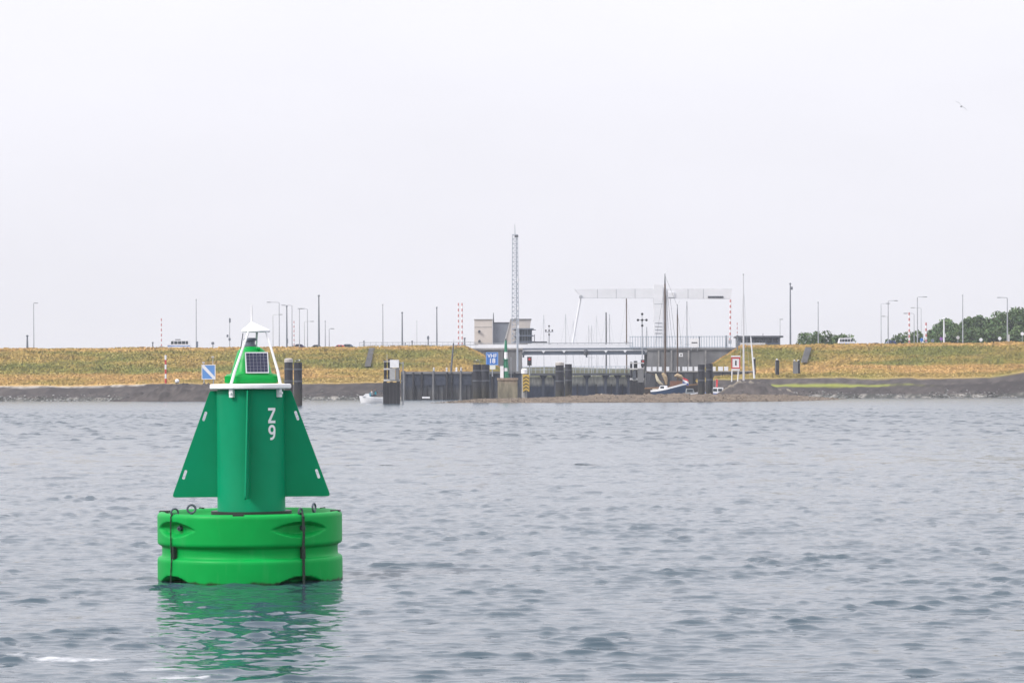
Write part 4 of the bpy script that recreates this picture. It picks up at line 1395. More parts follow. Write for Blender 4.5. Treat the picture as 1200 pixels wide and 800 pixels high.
# ---------------------------------------------------------------- piles and dolphins
def pile(label, px, half, ptop, D, cap=None, group='dark mooring piles at the lock mouth', band=None):
    t = Thing('mooring_pile', label, 'pile', px, 468, D, group, z=-1.0)
    zt = P(px, ptop, D).z + 1.0
    r = half * t.s
    mb = MB()
    n, rows = 18, 9
    vs_, fs_ = [], []
    for k in range(rows + 1):
        z = zt * k / rows
        for i in range(n):
            a = 2 * math.pi * i / n
            rr_ = r * (1.03 - 0.06 * k / rows) * (1 + 0.05 * mnoise.noise(Vector((math.cos(a) * 2, math.sin(a) * 2, z * 0.8 + px))))
            vs_.append((rr_ * math.cos(a), rr_ * math.sin(a), z))
    for k in range(rows):
        for i in range(n):
            fs_.append((k * n + i, k * n + (i + 1) % n, (k + 1) * n + (i + 1) % n, (k + 1) * n + i))
    mb.add(vs_, fs_, 0, True); mb.add(vs_[-n:], [tuple(range(n))], 0)
    t.part('shaft', mb, pile_mat)
    for k in (0.62, 0.86):
        mb = MB(); mb.lathe([(r * 1.0, -0.12), (r * 1.06, -0.1), (r * 1.06, 0.1), (r * 1.0, 0.12)], 18, (0, 0, zt * k)); t.part('iron_band', mb, dark_steel)
    if cap == 'white':
        mb = MB(); mb.lathe([(r * 1.02, 0), (r * 1.04, 0.05), (r * 0.98, 0.5), (r * 0.55, 0.62)], 16, (0, 0, zt)); t.part('cap', mb, mat('pile_cap', (0.50, 0.47, 0.44), 0.7, var=0.35, scale=4))
    elif cap == 'frame':
        for sx in (-1, 1):
            mb = MB(); mb.tube((sx * r * .5, 0, zt - .1), (sx * r * .5, 0, zt + 0.45), 0.05, 0.05, 6); t.part('cap_post', mb, galv)
        mb = MB(); mb.box((0, 0, zt + 0.5), (r * 1.9, r * 1.6, 0.1)); t.part('cap_plate', mb, dark_steel)
    return t, zt
pile('dark pile with pale cap just right of the buoy lantern', 338.3, 5.0, 424.5, 425, 'white')
pl2, zt2 = pile('thick dark pile with a gull right of the buoy lantern', 349.3, 4.9, 424.5, 413)
pile('dark pile with small frame on top, left of the blue channel board', 559.3, 5.2, 427, 500, 'frame')
pile('dark bare pile directly under the left corner of the blue channel board', 569, 4.7, 427, 505)
pile('dark pile with pale cap in the middle of the lock opening', 656, 5.1, 428, 512, 'white')
pile('dark bare pile right of the pale capped pile in the lock opening', 666.2, 4.2, 426.5, 516)
pile('dark pile in front of the boats, nearer the blue hull', 822, 4.1, 427, 515)
pile('dark pile in front of the white motorboat', 831.4, 4.1, 426, 520)

def dolphin(label, px0, px1, ptop, D, levels, panel, extra):
    cxp = (px0 + px1) / 2
    t = Thing('mooring_dolphin', label, 'dolphin', cxp, 470, D, 'tower dolphins at the lock mouth', z=-1.0)
    z = lambda py: P(cxp, py, D).z + 1.0
    w = (px1 - px0) / 2 * t.s
    for sx in (-1, 1):
        for sy in (-1, 1):
            mb = MB(); mb.tube((sx * (w - .22), sy * (w - .22), 0), (sx * (w - .22), sy * (w - .22), z(ptop)), 0.20, 0.18, 10); t.part('post', mb, pile_mat)
    for py, h in levels:
        mb = MB(); mb.span((-w, -w, z(py)), (w, w, z(py) + h)); t.part('platform', mb, concrete_pale)
    zl = z(levels[-1][0])
    for k in range(5):
        x = -w * 0.85 + 1.7 * w * k / 4
        mb = MB(); mb.span((x - w * .21, -w - 0.06, 0), (x + w * .20, -w + .1, zl - 0.1 - 0.12 * (k % 2))); t.part('fender_plank', mb, timber_dark)
    for sx in (-1, 1):
        for k in range(4):
            y = -w * 0.7 + 1.5 * w * k / 3
            mb = MB(); mb.span((sx * (w - .02) - .06, y - w * .24, 0), (sx * (w - .02) + .06, y + w * .23, zl - 0.1)); t.part('fender_plank', mb, timber_dark)
    for (x0, y0, x1, y1, m_) in panel:
        mb = MB(); mb.span(((x0 - cxp) * t.s, -w - 0.14, z(y1)), ((x1 - cxp) * t.s, -w - 0.02, z(y0))); t.part('panel', mb, m_)
    mb = MB(); mb.tube((-w * 0.2, 0, zl), (-w * 0.2, 0, z(ptop) + .2), 0.4, 0.36, 12); t.part('core_pile', mb, timber_dark)
    return t, w, z
pale_grey = mat('pale_panel', (0.42, 0.42, 0.42), 0.7, var=0.3, scale=1)
d1, w1, z1 = dolphin('square dark dolphin tower with white top panel left of the quay, beside the motorboat', 450, 468.3, 422, 450, [(424, .12), (433.2, .25), (446.5, .3)], [(457.5, 421.6, 468, 430.8, white), (457, 432, 463.5, 445, pale_grey), (464, 431.5, 468, 445.4, concrete_dark)], None)
mb = MB(); mb.tube((w1 + 0.55, 0, 0), (w1 + 0.55, 0, z1(424)), 0.10, 0.09, 8); mb.tube((w1 + 0.55, 0, z1(424) - .2), (w1 - .2, 0, z1(424) - .2), 0.06, 0.06, 6); mb.tube((w1 + 0.55, 0, z1(446)), (w1 - .2, 0, z1(446)), 0.06, 0.06, 6); d1.part('ladder_post', mb, galv)
mb = MB(); mb.tube((-w1 * .6, 0, z1(422)), (-w1 * .6, 0, z1(415)), 0.04, 0.03, 6); d1.part('aerial', mb, galv)
dolphin('stained dolphin tower with pale platforms beside the blue hulled boat', 738.5, 754.5, 424, 560, [(426, .2), (433, .3), (445, .35)], [(747, 432, 754, 448, concrete_dark), (741, 434, 745, 444, dark_steel)], None)

for i, (px, p0, p1, h, m_, lab) in enumerate(((884, 420.5, 437, 1.6, timber_dark, 'dark post with white knob on the grass right of the slanted white pole'), (911, 422, 437, 2.2, timber_dark, 'short dark timber post on the tan berm, middle of three'))):
    t = Thing('berm_post', lab, 'post', px, p1, 628, 'short posts on the right berm')
    mb = MB(); mb.tube((0, 0, -0.4), t.q(px, p0), h * t.s, h * t.s * 0.95, 10); t.part('shaft', mb, m_)
    mb = MB(); mb.ball(t.q(px - 0.5, p0 - 0.5), 0.28); t.part('knob', mb, concrete_pale)
    if i == 1:
        t.boxp('side_plank', px - 2.6, p0 + 1.5, px - 1.7, p1, -0.3, 0.3, concrete_dark)
t = Thing('berm_post', 'broad grey post pair on the tan berm below the stone stairs', 'post', 933.5, 436.5, 628, 'short posts on the right berm')
t.boxp('slab', 929.5, 423.6, 935, 437.5, -0.5, 0.5, concrete_dark)
t.boxp('slab', 935.3, 422.2, 937.4, 437.5, -0.4, 0.4, timber_dark)
for x in (931, 935.5):
    mb = MB(); mb.ball(t.q(x, 422.4), 0.22); t.part('knob', mb, concrete_pale)

def stairs(label, px0, px1, ptop, pbot, d_top, d_bot):
    t = Thing('dike_stairs', label, 'stairs', (px0 + px1) / 2, pbot, d_bot, 'grey stairs up the dike')
    n = 9
    a, b = P(px0, pbot, d_bot) , P((px0 + px1) / 2 + 2, ptop, d_top)
    for k in range(n):
        p = a.lerp(b, (k + 0.5) / n) - t.o.location
        w = (px1 - px0) * t.s
        mb = MB(); mb.box((p.x + w / 2 - 0.3, p.y, p.z + 0.6), (w, (d_top - d_bot) / n * 1.05, 0.62)); t.part('step', mb, concrete_dark)
stairs('grey concrete stairs up the grassy dike behind the dolphin tower', 429, 435.5, 411, 432, 668, 648)
stairs('grey concrete stairs up the right dike near the small bushes', 940.5, 947, 410.5, 427, 664.5, 649)

# ---------------------------------------------------------------- street lamps and poles on the dikes
LG_ = 'street lamps and poles along the dike road'
def lamp(label, px, ptop, arm=0.0, r=0.09, D=686, pbase=408, m=None, extra=None, name='street_lamp', cat='lamp'):
    m = m or galv
    t = Thing(name, label, cat, px, pbase, D, LG_)
    mb = MB(); mb.tube((0, 0, -0.3), t.q(px, ptop + (0.8 if arm else 0)), r * 1.35, r * 0.8, 8); t.part('pole', mb, m)
    if arm:
        tip = t.q(px + arm, ptop)
        s_ = 1 if arm > 0 else -1
        mb = MB(); mb.path([t.q(px, ptop + 0.9), t.q(px + arm * 0.12, ptop + 0.2), (tip[0] - s_ * .3, 0, tip[2])], r * 0.6, 6, 0); t.part('arm', mb, m)
        mb = MB(); mb.box((tip[0], 0, tip[2]), (1.0, 0.35, 0.18)); mb.box((tip[0], 0, tip[2] - 0.11), (0.7, 0.25, 0.05), 1); t.part('lamp_head', mb, [m, white_far])
    else:
        mb = MB(); mb.lathe([(r * 1.4, 0), (r * 1.6, 0.15), (r * 0.8, 0.35)], 8, t.q(px, ptop)); t.part('cap', mb, m)
    if extra:
        for (dx, y0, y1, w, mm) in extra:
            t.boxp('fitting', px + dx - w, y0, px + dx + w, y1, -0.4, 0.1, mm)
    return t
dk = mat('dark_lamp_steel', (0.17, 0.19, 0.22), 0.5, 0.2, var=0.2)
lamp('pale street lamp with short arm, leftmost on the left dike', 39.6, 355, 2.6, 0.10)
lamp('short thick dark post beside the leftmost street lamp', 32, 394, 0, 0.22, m=dk, name='bollard_post', cat='post')
lamp('tall pale pole with small box at its foot right of the white van', 230, 352, 0, 0.10, extra=[(1.1, 400, 407, 1.1, blue_steel)])
lamp('thin signal post with two dark fittings left of the buoy lantern', 269.2, 374, 0, 0.08, extra=[(0.4, 373, 378, .9, dk), (-2.4, 392, 395, 1.0, dk), (0, 396, 399, 1.2, dk)], name='signal_post', cat='post')
lamp('small dark T shaped post between the van and the buoy', 249.5, 402, 0, 0.10, m=dk, extra=[(0, 400.8, 403.5, 1.6, dk)], name='sign_post', cat='post')
lamp('small blue grey post at the left of the white van', 179, 402, 0, 0.16, m=dk, name='sign_post', cat='post')
lamp('faint lamp with arm to the right, first right of the buoy cage', 320, 368.5, 9, 0.07, 740)
lamp('tall lamp with long arm to the left, nearest the buoy cage', 327.3, 354, -12, 0.10)
lamp('dark straight pole with box low down, right of the buoy cage', 336.2, 359.5, 0, 0.16, m=dk, extra=[(0.6, 397, 402, 0.9, dk)])
lamp('tall lamp with arm to the left next to the barrier boom', 342.3, 357.5, -10, 0.10)
lamp('thin lamp with arm to the right, middle of the lamp row right of the buoy', 351, 361.5, 4, 0.09)
lamp('faint short lamp with arm to the right, in the lamp row right of the buoy', 356.8, 376.5, 9, 0.07, 760)
lamp('thin lamp with arm to the left, last of the bent ones right of the buoy', 360.4, 361.5, -9, 0.09)
lamp('tallest thick dark pole on the left dike with small head', 373.8, 347, 0, 0.19, m=dk)
lamp('thin grey pole just right of the tallest dark pole', 381.2, 377, 0, 0.10)
lamp('short lamp with arm to the right, left of the red car', 385.8, 385, 3.6, 0.09)
lamp('short grey post standing right of the red car', 426.5, 400.5, 0, 0.14, m=dk, name='sign_post', cat='post')
lamp('tall thin grey pole above the left dike stairs', 448.7, 357.5, 0, 0.11)
lamp('thick dark pole right of the stairs with cabinet at its foot', 471.4, 367, 0, 0.16, m=dk, extra=[(3.5, 401, 408, 0.5, dk), (4, 406.4, 408, 3.2, dk)])
lamp('faint thin pole between the dark cabinet and the round sign', 488.6, 377, 0, 0.06, 760)
lamp('post with round dark sign on the dike left of the control building', 501.8, 395, 0, 0.16, m=dk, extra=[(0, 394, 397.4, 1.3, dk)], name='sign_post', cat='sign')
lamp('straight dark lamp column left of the pair of barrier booms', 512, 361, 0, 0.14, m=dk)
lamp('short dark cabinet post right of the pair of barrier booms', 544.5, 397, 0, 0.2, m=dk, name='sign_post', cat='post')
lamp('short dark post left of the thick pole with cabinet', 483, 400.5, 0, 0.16, m=dk, name='sign_post', cat='post')
lamp('black post beside the white road board on the bridge approach', 819.6, 395.5, 0, 0.17, 682, 410, dk, name='sign_post', cat='post')
lamp('black post left of the long barrier boom at the right bridge end', 851.2, 394.5, 0, 0.16, 682, 408, dk, name='sign_post', cat='post')
lamp('dark post at the left corner of the pavilion', 864.2, 394, 0, 0.16, 668, 412, dk, name='sign_post', cat='post')
lamp('faint thin pole just right of the pavilion', 914.2, 374, 1.5, 0.07, 760)
lamp('tall dark pole with camera box right of the pavilion', 926.3, 333, 0, 0.17, m=dk, extra=[(1.8, 336, 339.5, 1.0, dk)])
lamp('thin tall grey pole rising from the small bushes', 958.9, 355, 0, 0.11)
lamp('thin lamp with arm to the right, first of the right lamp row', 1032.6, 355.5, 8, 0.08)
lamp('lamp with arm to the right, second of the right lamp row', 1041, 352.2, 9, 0.11)
lamp('faint short lamp with arm to the left, low in the right lamp row', 1040.4, 370.5, -5, 0.06, 760)
lamp('thin lamp with arm to the left above the low bushes', 1071.3, 367, -10, 0.08)
lamp('tall lamp with arm to the right above the low bushes', 1075.2, 347.8, 9, 0.12)
lamp('faint lamp with long arm to the left above the low bushes', 1079.6, 360.5, -10, 0.07, 740)
lamp('thick white post with small box before the big trees', 1106.3, 374, 0, 0.19, m=white_far, extra=[(1.3, 391, 395, 0.7, concrete_pale)], name='signal_post', cat='post')
lamp('tall straight pole before the big trees', 1128.3, 346.5, 0, 0.12)
lamp('tall lamp with arm to the left before the rightmost trees', 1180.6, 348.5, -9.5, 0.14, extra=[(1.4, 392, 400, 0.9, concrete_pale)])
for px, py, lab, m_ in ((1149.5, 398, 'small round white road sign between the two tall lamps by the trees', white), (1171.5, 396.5, 'small white road sign left of the rightmost lamp', white),
                        (1103, 397, 'small purple edged road sign left of the thick white post', mat('violet_sign', (0.25, 0.10, 0.35), .5)), (1122.5, 395.5, 'small grey triangular road sign left of the tall straight pole', concrete_pale),
                        (1080, 398, 'small blue road sign left of the short barrier boom', blue_sign), (1092.8, 399, 'small blue grey road sign right of the short barrier boom', blue_steel), (1198, 391, 'pale road sign at the right edge of the picture', white)):
    t = Thing('road_sign', lab, 'sign', px, 406, 684, 'small road signs on the right dike')
    mb = MB(); mb.tube((0, 0, 0), t.q(px, py + 1), 0.06, 0.06, 6); t.part('post', mb, galv)
    mb = MB(); p = t.q(px, py); mb.tube((0, -0.07, p[2]), (0, -0.12, p[2]), 0.42, 0.42, 14); t.part('disc', mb, m_)

# ---------------------------------------------------------------- vehicles on the dike road
def car(label, px, pbase, D, L, H, body, van=False, flip=1, name='parked_car', cat='car', cab=None):
    t = Thing(name, label, cat, px, pbase, D, 'vehicles on the dike road')
    W = 1.7 if not van else 2.0
    h0 = 0.28
    if van:
        side = [(-.5, 0.0), (.5, 0.0), (.5, .42), (.47, .55), (.42, .97), (.38, 1.0), (-.26, 1.0), (-.36, .62), (-.48, .50), (-.5, .42)]
    else:
        side = [(-.5, 0.08), (-.47, 0), (.47, 0), (.5, .1), (.49, .50), (.40, .56), (.26, .95), (.15, 1.0), (-.06, 1.0), (-.14, .95), (-.27, .55), (-.46, .44), (-.5, .3)]
    mb = MB(); mb.prism([(x * L * flip, h0 + z * (H - h0)) for x, z in side], -W / 2, W / 2); b_ = t.part('body', mb, body)
    gl = []
    if van:
        segs = [(-.33, -.22), (-.19, -.05), (-.03, .12), (.14, .28), (.30, .40)]
        for a, c_ in segs:
            mb = MB(); mb.span((a * L * flip, -W / 2 - .02, h0 + .55 * (H - h0)), (c_ * L * flip, -W / 2 + .02, h0 + .88 * (H - h0))); t.part('window', mb, glass_dark)
        mb = MB(); mb.box((-0.05 * L * flip, 0, H + 0.12), (1.2, 1.0, 0.22)); t.part('roof_box', mb, dark_steel)
        mb = MB(); mb.span((-.48 * L * flip, -W / 2 - .015, h0 + .30 * (H - h0)), (.48 * L * flip, -W / 2, h0 + .38 * (H - h0))); t.part('stripe', mb, blue_sign)
    else:
        for a, c_ in ((-.20, -.02), (.01, .20)):
            mb = MB(); mb.prism([(a * L * flip, h0 + .58 * (H - h0)), (c_ * L * flip, h0 + .58 * (H - h0)), ((c_ - .02) * L * flip, h0 + .92 * (H - h0)), ((a + .07) * L * flip, h0 + .92 * (H - h0))], -W / 2 - .015, -W / 2 + .02); t.part('window', mb, glass_dark)
    for x in (-.31, .31):
        for sy in (-1, 1):
            mb = MB(); mb.tube((x * L, sy * (W / 2 - .2), .32), (x * L, sy * (W / 2 + .02), .32), .32, .32, 16); wh = t.part('wheel', mb, black)
            mb = MB(); mb.tube((x * L, sy * (W / 2 + .02), .32), (x * L, sy * (W / 2 + .04), .32), .19, .19, 12); t.part('rim', mb, galv, wh)
    mb = MB(); mb.box((-.495 * L * flip, -.5, h0 + .35 * (H - h0)), (.06, .3, .15)); t.part('headlight', mb, white)
    return t
car('white van with dark window row driving on the left dike', 210, 410.4, 686, 5.6, 2.45, white, True, 1, 'van', 'van')
car('red car on the dike road, half hidden by grass', 397.5, 410.6, 686, 3.6, 1.35, red)
car('dark blue grey car right behind the red car', 406.5, 410.4, 690, 4.0, 1.5, mat('slate_car_paint', (0.10, 0.14, 0.18), .3, .3))
car('dark violet car under the lamp row right of the buoy', 349.5, 410.4, 688, 3.6, 1.5, mat('violet_car_paint', (0.06, 0.05, 0.12), .3, .2))
car('black car low behind the grass left of the tallest dark pole', 370, 411, 688, 3.4, 1.45, mat('black_car_paint', (0.02, 0.02, 0.025), .3))
car('black car low on the right dike left of the lamp row', 1025, 408.6, 688, 3.2, 1.45, MATS['black_car_paint'])
car('white camper van parked right of the small bushes', 992, 407.2, 688, 4.2, 2.3, white, True, -1, 'camper_van', 'van')
car('dark blue car under the right lamp row', 1043, 408, 690, 3.8, 1.9, mat('blue_car_paint', (0.04, 0.07, 0.18), .3, .2))

# ---------------------------------------------------------------- boats
def hull_mesh(L, B, H0, H1, mats, stripe=0.18, n=14, stern=0.75):
    """bow at +x; sheer from H0 (stern) to H1 (bow)"""
    mb = MB()
    secs = []
    for i in range(n + 1):
        t_ = i / n
        x = -L / 2 + L * t_
        w = B / 2 * (stern + (1 - stern) * min(1, t_ * 2.2)) * (1 - max(0, (t_ - 0.45) / 0.55) ** 2.2)
        w = max(w, 0.03)
        h = H0 + (H1 - H0) * (t_ ** 1.7)
        rake = 0.10 * L * max(0, (t_ - 0.7) / 0.3) ** 2
        ring = []
        for f, z in ((0.0, -0.35), (0.55, -0.25), (0.86, 0.12), (0.97, h - stripe), (1.0, h - stripe), (1.0, h), (0.90, h), (0.88, h - 0.12)):
            ring.append((x + rake * max(0, z) / max(h, .1) * 0.6, w * f, z))
        secs.append(ring)
    k = len(secs[0])
    for sgn in (1, -1):
        vs_ = [(x, y * sgn, z) for rg in secs for x, y, z in rg]
        for j in range(k - 1):
            m_ = 0 if j < 3 else 1
            fs_ = [(i * k + j, i * k + j + 1, (i + 1) * k + j + 1, (i + 1) * k + j) for i in range(n)]
            mb.add(vs_, fs_, m_, True)
        # deck
        mb.add([(rg[-1][0], rg[-1][1] * sgn, rg[-1][2]) for rg in secs] + [(rg[-1][0], 0, rg[-1][2] + .03) for rg in secs], [(i, i + 1, n + 2 + i, n + 1 + i) for i in range(n)], 2)
        rg = secs[0]
        mb.add([(x, y * sgn, z) for x, y, z in rg] + [(rg[0][0], 0, rg[0][2]), (rg[-1][0], 0, rg[-1][2] + .03)], [tuple(range(k)) + (k + 1, k)], 0)
    return mb

def person(parent_thing, label, loc, rz, shirt, trousers, skin):
    """seated figure: one skinned surface, hair on top"""
    J = {'pelvis': (0, 0, 0), 'belly': (0, 0.01, .2), 'chest': (0, 0.0, .42), 'neck': (0, 0, .56), 'chin': (0, .03, .64), 'crown': (0, .02, .82),
         'shl': (-.18, 0, .5), 'ell': (-.25, .1, .25), 'hal': (-.18, .34, .2), 'shr': (.18, 0, .5), 'elr': (.25, .1, .25), 'har': (.18, .34, .2),
         'hil': (-.1, .03, -.02), 'knl': (-.13, .42, .02), 'fol': (-.13, .42, -.42), 'hir': (.1, .03, -.02), 'knr': (.13, .42, .02), 'for': (.13, .42, -.42)}
    Rr = {'pelvis': .18, 'belly': .17, 'chest': .19, 'neck': .06, 'chin': .085, 'crown': .085, 'shl': .075, 'shr': .075, 'ell': .05, 'elr': .05, 'hal': .042, 'har': .042, 'hil': .09, 'hir': .09, 'knl': .065, 'knr': .065, 'fol': .05, 'for': .05}
    E = [('pelvis', 'belly'), ('belly', 'chest'), ('chest', 'neck'), ('neck', 'chin'), ('chin', 'crown'), ('chest', 'shl'), ('shl', 'ell'), ('ell', 'hal'), ('chest', 'shr'), ('shr', 'elr'), ('elr', 'har'), ('pelvis', 'hil'), ('hil', 'knl'), ('knl', 'fol'), ('pelvis', 'hir'), ('hir', 'knr'), ('knr', 'for')]
    keys = list(J)
    me = bpy.data.meshes.new('person')
    me.from_pydata([J[k] for k in keys], [(keys.index(a), keys.index(b)) for a, b in E], [])
    o = bpy.data.objects.new('person', me); col.objects.link(o)
    md = o.modifiers.new('s', 'SKIN'); o.modifiers.new('d', 'SUBSURF').levels = 1
    for i, k in enumerate(keys):
        me.skin_vertices[0].data[i].radius = (Rr[k], Rr[k]); me.skin_vertices[0].data[i].use_root = (k == 'pelvis')
    dg = bpy.context.evaluated_depsgraph_get()
    m2 = bpy.data.meshes.new_from_object(o.evaluated_get(dg))
    bpy.data.objects.remove(o)
    for m_ in (shirt, trousers, skin): m2.materials.append(m_)
    for p in m2.polygons:
        c_ = p.center
        p.material_index = 2 if c_.z > .55 or (c_.y > .24 and c_.z > .1) else (1 if c_.z < 0.06 else 0)
        p.use_smooth = True
    o = bpy.data.objects.new('person', m2); col.objects.link(o)
    o.location = loc; o.rotation_euler = (0, 0, rz); o.scale = (1.12, 1.12, 1.12)
    tag(o, label, 'person')
    mb = MB(); mb.ball((0, 0.0, .80), (.105, .115, .10), 12, 8); mb.build('hair', brown, o)
    return o

# small motorboat left of the dolphin tower
t = Thing('motorboat', 'small white open motorboat beside the square dolphin tower', 'boat', 437, 471.3, 478, rz=R(180), z=0.0)
hull_mesh(4.1, 1.9, 0.95, 1.2, None, .22).build('hull', [white, white, concrete_pale], t.o)
mb = MB(); mb.prism([(0.25, 1.0), (0.9, 1.05), (0.4, 1.8), (0.32, 1.8)], -.62, .62); t.part('windscreen', mb, mat('blue_windscreen', (0.10, 0.28, 0.36), .15))
mb = MB(); mb.prism([(0.5, 1.0), (1.7, 1.1), (1.2, 1.55), (0.6, 1.6)], -.7, .7); t.part('cuddy', mb, white)
mb = MB(); mb.box((-0.3, 0, .75), (.5, 1.3, .35)); t.part('seat', mb, concrete_pale)
mb = MB(); mb.box((-2.15, 0, .7), (.35, .4, .75)); mb.box((-2.2, 0, 1.1), (.45, .45, .3)); t.part('outboard_motor', mb, black)
for sy in (-1, 1):
    mb = MB(); mb.path([(-0.1, sy * .68, 1.0), (-0.3, sy * .66, 2.0), (-1.7, sy * .66, 2.0), (-1.8, sy * .7, .95)], .045, 6); t.part('rail', mb, dark_steel)
mb = MB(); mb.box((-1.0, 0, 2.02), (1.6, 1.4, .2)); t.part('canopy', mb, dark_steel)
b0 = t.o.location
skin = mat('skin', (0.45, 0.28, 0.20), 0.6, var=0.1)
person(t, 'person in turquoise top sitting in the small white motorboat', (b0.x + .5, b0.y - .35, 1.35), R(90), mat('turquoise_cloth', (0.05, 0.45, 0.55), .8, var=.2), mat('navy_cloth', (.03, .04, .08), .8), skin)
person(t, 'person in white top behind the windscreen of the small white motorboat', (b0.x - .15, b0.y - .3, 1.3), R(80), mat('white_cloth', (.65, .65, .65), .8, var=.1), MATS['navy_cloth'], skin)
for sx in ():
    pass

# blue hulled boat in front of the traditional sailing vessel
t = Thing('blue_boat', 'dark blue boat with broad white rail below the tall brown masts', 'boat', 783, 466, 552, rz=R(-18), z=0.0)
hull_mesh(6.6, 2.6, 1.9, 3.3, None, .32, stern=.7).build('hull', [mat('navy_hull', (0.02, 0.045, 0.10), .3, var=.15), white, concrete_pale], t.o)
mb = MB(); mb.prism([(-1.9, 1.8), (-0.2, 1.9), (-0.4, 2.8), (-1.4, 2.8)], -.8, .8); ca = t.part('cabin', mb, white)
mb = MB(); mb.span((-1.35, -.83, 2.25), (-.6, -.8, 2.65)); t.part('window', mb, glass_dark, ca)
mb = MB(); mb.box((-2.5, 0, 1.9), (1.0, 1.3, .6)); t.part('engine_box', mb, mat('tan_cover', (.45, .42, .36), .8, var=.2))
mb = MB(); mb.path([(1.8, -.7, 2.1), (2.0, -.6, 2.8), (3.1, 0, 3.3)], .03, 6); t.part('pulpit', mb, galv)

t = Thing('sailing_barge', 'old brown sailing barge with two tall dark masts and furled tan sails', 'boat', 784, 464, 585, rz=R(4), z=0.0)
hull_mesh(12.5, 3.6, 2.4, 3.3, None, .3, stern=.85).build('hull', [mat('tarred_hull', (0.05, 0.036, 0.03), .6, var=.4), mat('oiled_rail', (.26, .15, .08), .5, var=.2), brown], t.o)
for (px, p0, p1, r) in ((779.7, 317, 447, .23), (794.2, 353, 447, .17)):
    mb = MB(); mb.tube(t.q(px, p1), t.q(px, p0 + 12), r, r * .75, 10); ms = t.part('mast', mb, brown)
    mb = MB(); mb.tube(t.q(px, p0 + 12), t.q(px, p0), r * .7, r * .3, 8); t.part('topmast', mb, dark_steel, ms)
    mb = MB(); mb.tube(t.q(px, p0), t.q(px + 3, p0 - 4), .03, .03, 4); t.part('vane', mb, galv, ms)
for sp_, m_ in (([(768, 434, .10), (769, 438, .26), (770.5, 442, .34), (773, 445, .30), (776, 446.5, .14)], mat('cream_canvas', (.60, .54, .40), .9, var=.2, scale=2)),
               ([(775, 434, .12), (777, 435, .36), (779, 438, .44), (780, 442, .34), (780.5, 446, .2)], canvas),
               ([(790, 437, .16), (793.5, 436, .38), (797, 437.5, .42), (800, 440, .28), (801, 443, .15)], canvas)):
    mb = MB()
    for (xa, ya, ra), (xb, yb_, rb) in zip(sp_[:-1], sp_[1:]):
        mb.tube(t.q(xa, ya, -.7), t.q(xb, yb_, -.7), ra, rb, 10); mb.ball(t.q(xb, yb_, -.7), rb)
    t.part('furled_sail', mb, m_)
mb = MB(); mb.tube(t.q(779.7, 443, -.3), t.q(757, 431, -.6), .12, .07, 8); t.part('boom', mb, brown)
mb = MB(); mb.box(t.q(792, 446, -.4), (2.4, 2.0, 1.2)); t.part('deckhouse', mb, mat('rust_deckhouse', (.22, .10, .06), .7, var=.3))
for a, b in (((779.7, 330), (760, 446)), ((779.7, 330), (789, 446)), ((794.2, 362), (805, 446)), ((779.7, 319), (794.2, 355))):
    mb = MB(); mb.tube(t.q(*a), t.q(*b), .022, .022, 4); t.part('stay', mb, dark_steel)

t = Thing('grey_boat', 'small grey boat with flag between the blue boat and the dark piles', 'boat', 809, 465, 566, rz=R(12), z=0.0)
hull_mesh(4.4, 2.0, 1.0, 1.6, None, .2).build('hull', [concrete_dark, white, concrete_pale], t.o)
mb = MB(); mb.prism([(-1.2, 1.0), (.8, 1.1), (.4, 2.2), (-.9, 2.2)], -.75, .75); ca = t.part('cabin', mb, mat('grey_cabin', (.30, .32, .34), .6, var=.3))
mb = MB(); mb.span((-.9, -.78, 1.5), (.3, -.74, 2.0)); t.part('window', mb, glass_dark, ca)
mb = MB(); mb.tube((-1.4, 0, 1.0), (-1.6, 0, 4.6), .04, .03, 6); fp = t.part('flagstaff', mb, galv)
def flag(parent, x0, z0, w, h, mats):
    for k in range(3):
        mb = MB(); vs_, fs_ = [], []
        for i in range(9):
            u = i / 8
            for j in (0, 1):
                vs_.append((x0 + w * u * .8, .18 * math.sin(u * 6) - .05, z0 - h * (k + j) / 3 - .5 * u * h))
        for i in range(8): fs_.append((2 * i, 2 * i + 1, 2 * i + 3, 2 * i + 2))
        mb.add(vs_, fs_, 0, True)
        mb.build('flag_stripe', mats[k], parent)
fred = mat('flag_red', (.55, .05, .06), .8); fblue = mat('flag_blue', (.03, .08, .35), .8); fwhite = mat('flag_white', (.75, .75, .75), .8)
flag(fp, -1.6, 4.5, 1.5, 1.2, (fred, fwhite, fblue))

t = Thing('white_motor_cruiser', 'white motor cruiser with red pennant behind the right pair of dark piles', 'boat', 839, 463, 572, rz=R(172), z=0.0)
hull_mesh(5.2, 2.2, 1.1, 1.5, None, .2).build('hull', [white, mat('blue_stripe', (.08, .14, .35), .4), concrete_pale], t.o)
mb = MB(); mb.prism([(-1.6, 1.1), (1.3, 1.2), (.6, 2.4), (-1.4, 2.4)], -.85, .85); ca = t.part('cabin', mb, white)
for a, b in ((-1.3, -.5), (-.3, .5)):
    mb = MB(); mb.span((a, .85, 1.6), (b, .88, 2.15)); t.part('window', mb, glass_dark, ca)
mb = MB(); mb.tube((0, 0.3, 2.4), (0, 0.3, 4.2), .03, .03, 6); fp = t.part('flagstaff', mb, galv)
mb = MB(); mb.add([(0, .3, 4.1), (-.45, .35, 3.9), (-.35, .3, 2.5), (-.02, .3, 2.5)], [(0, 1, 2, 3)]); mb.build('pennant', fred, fp)

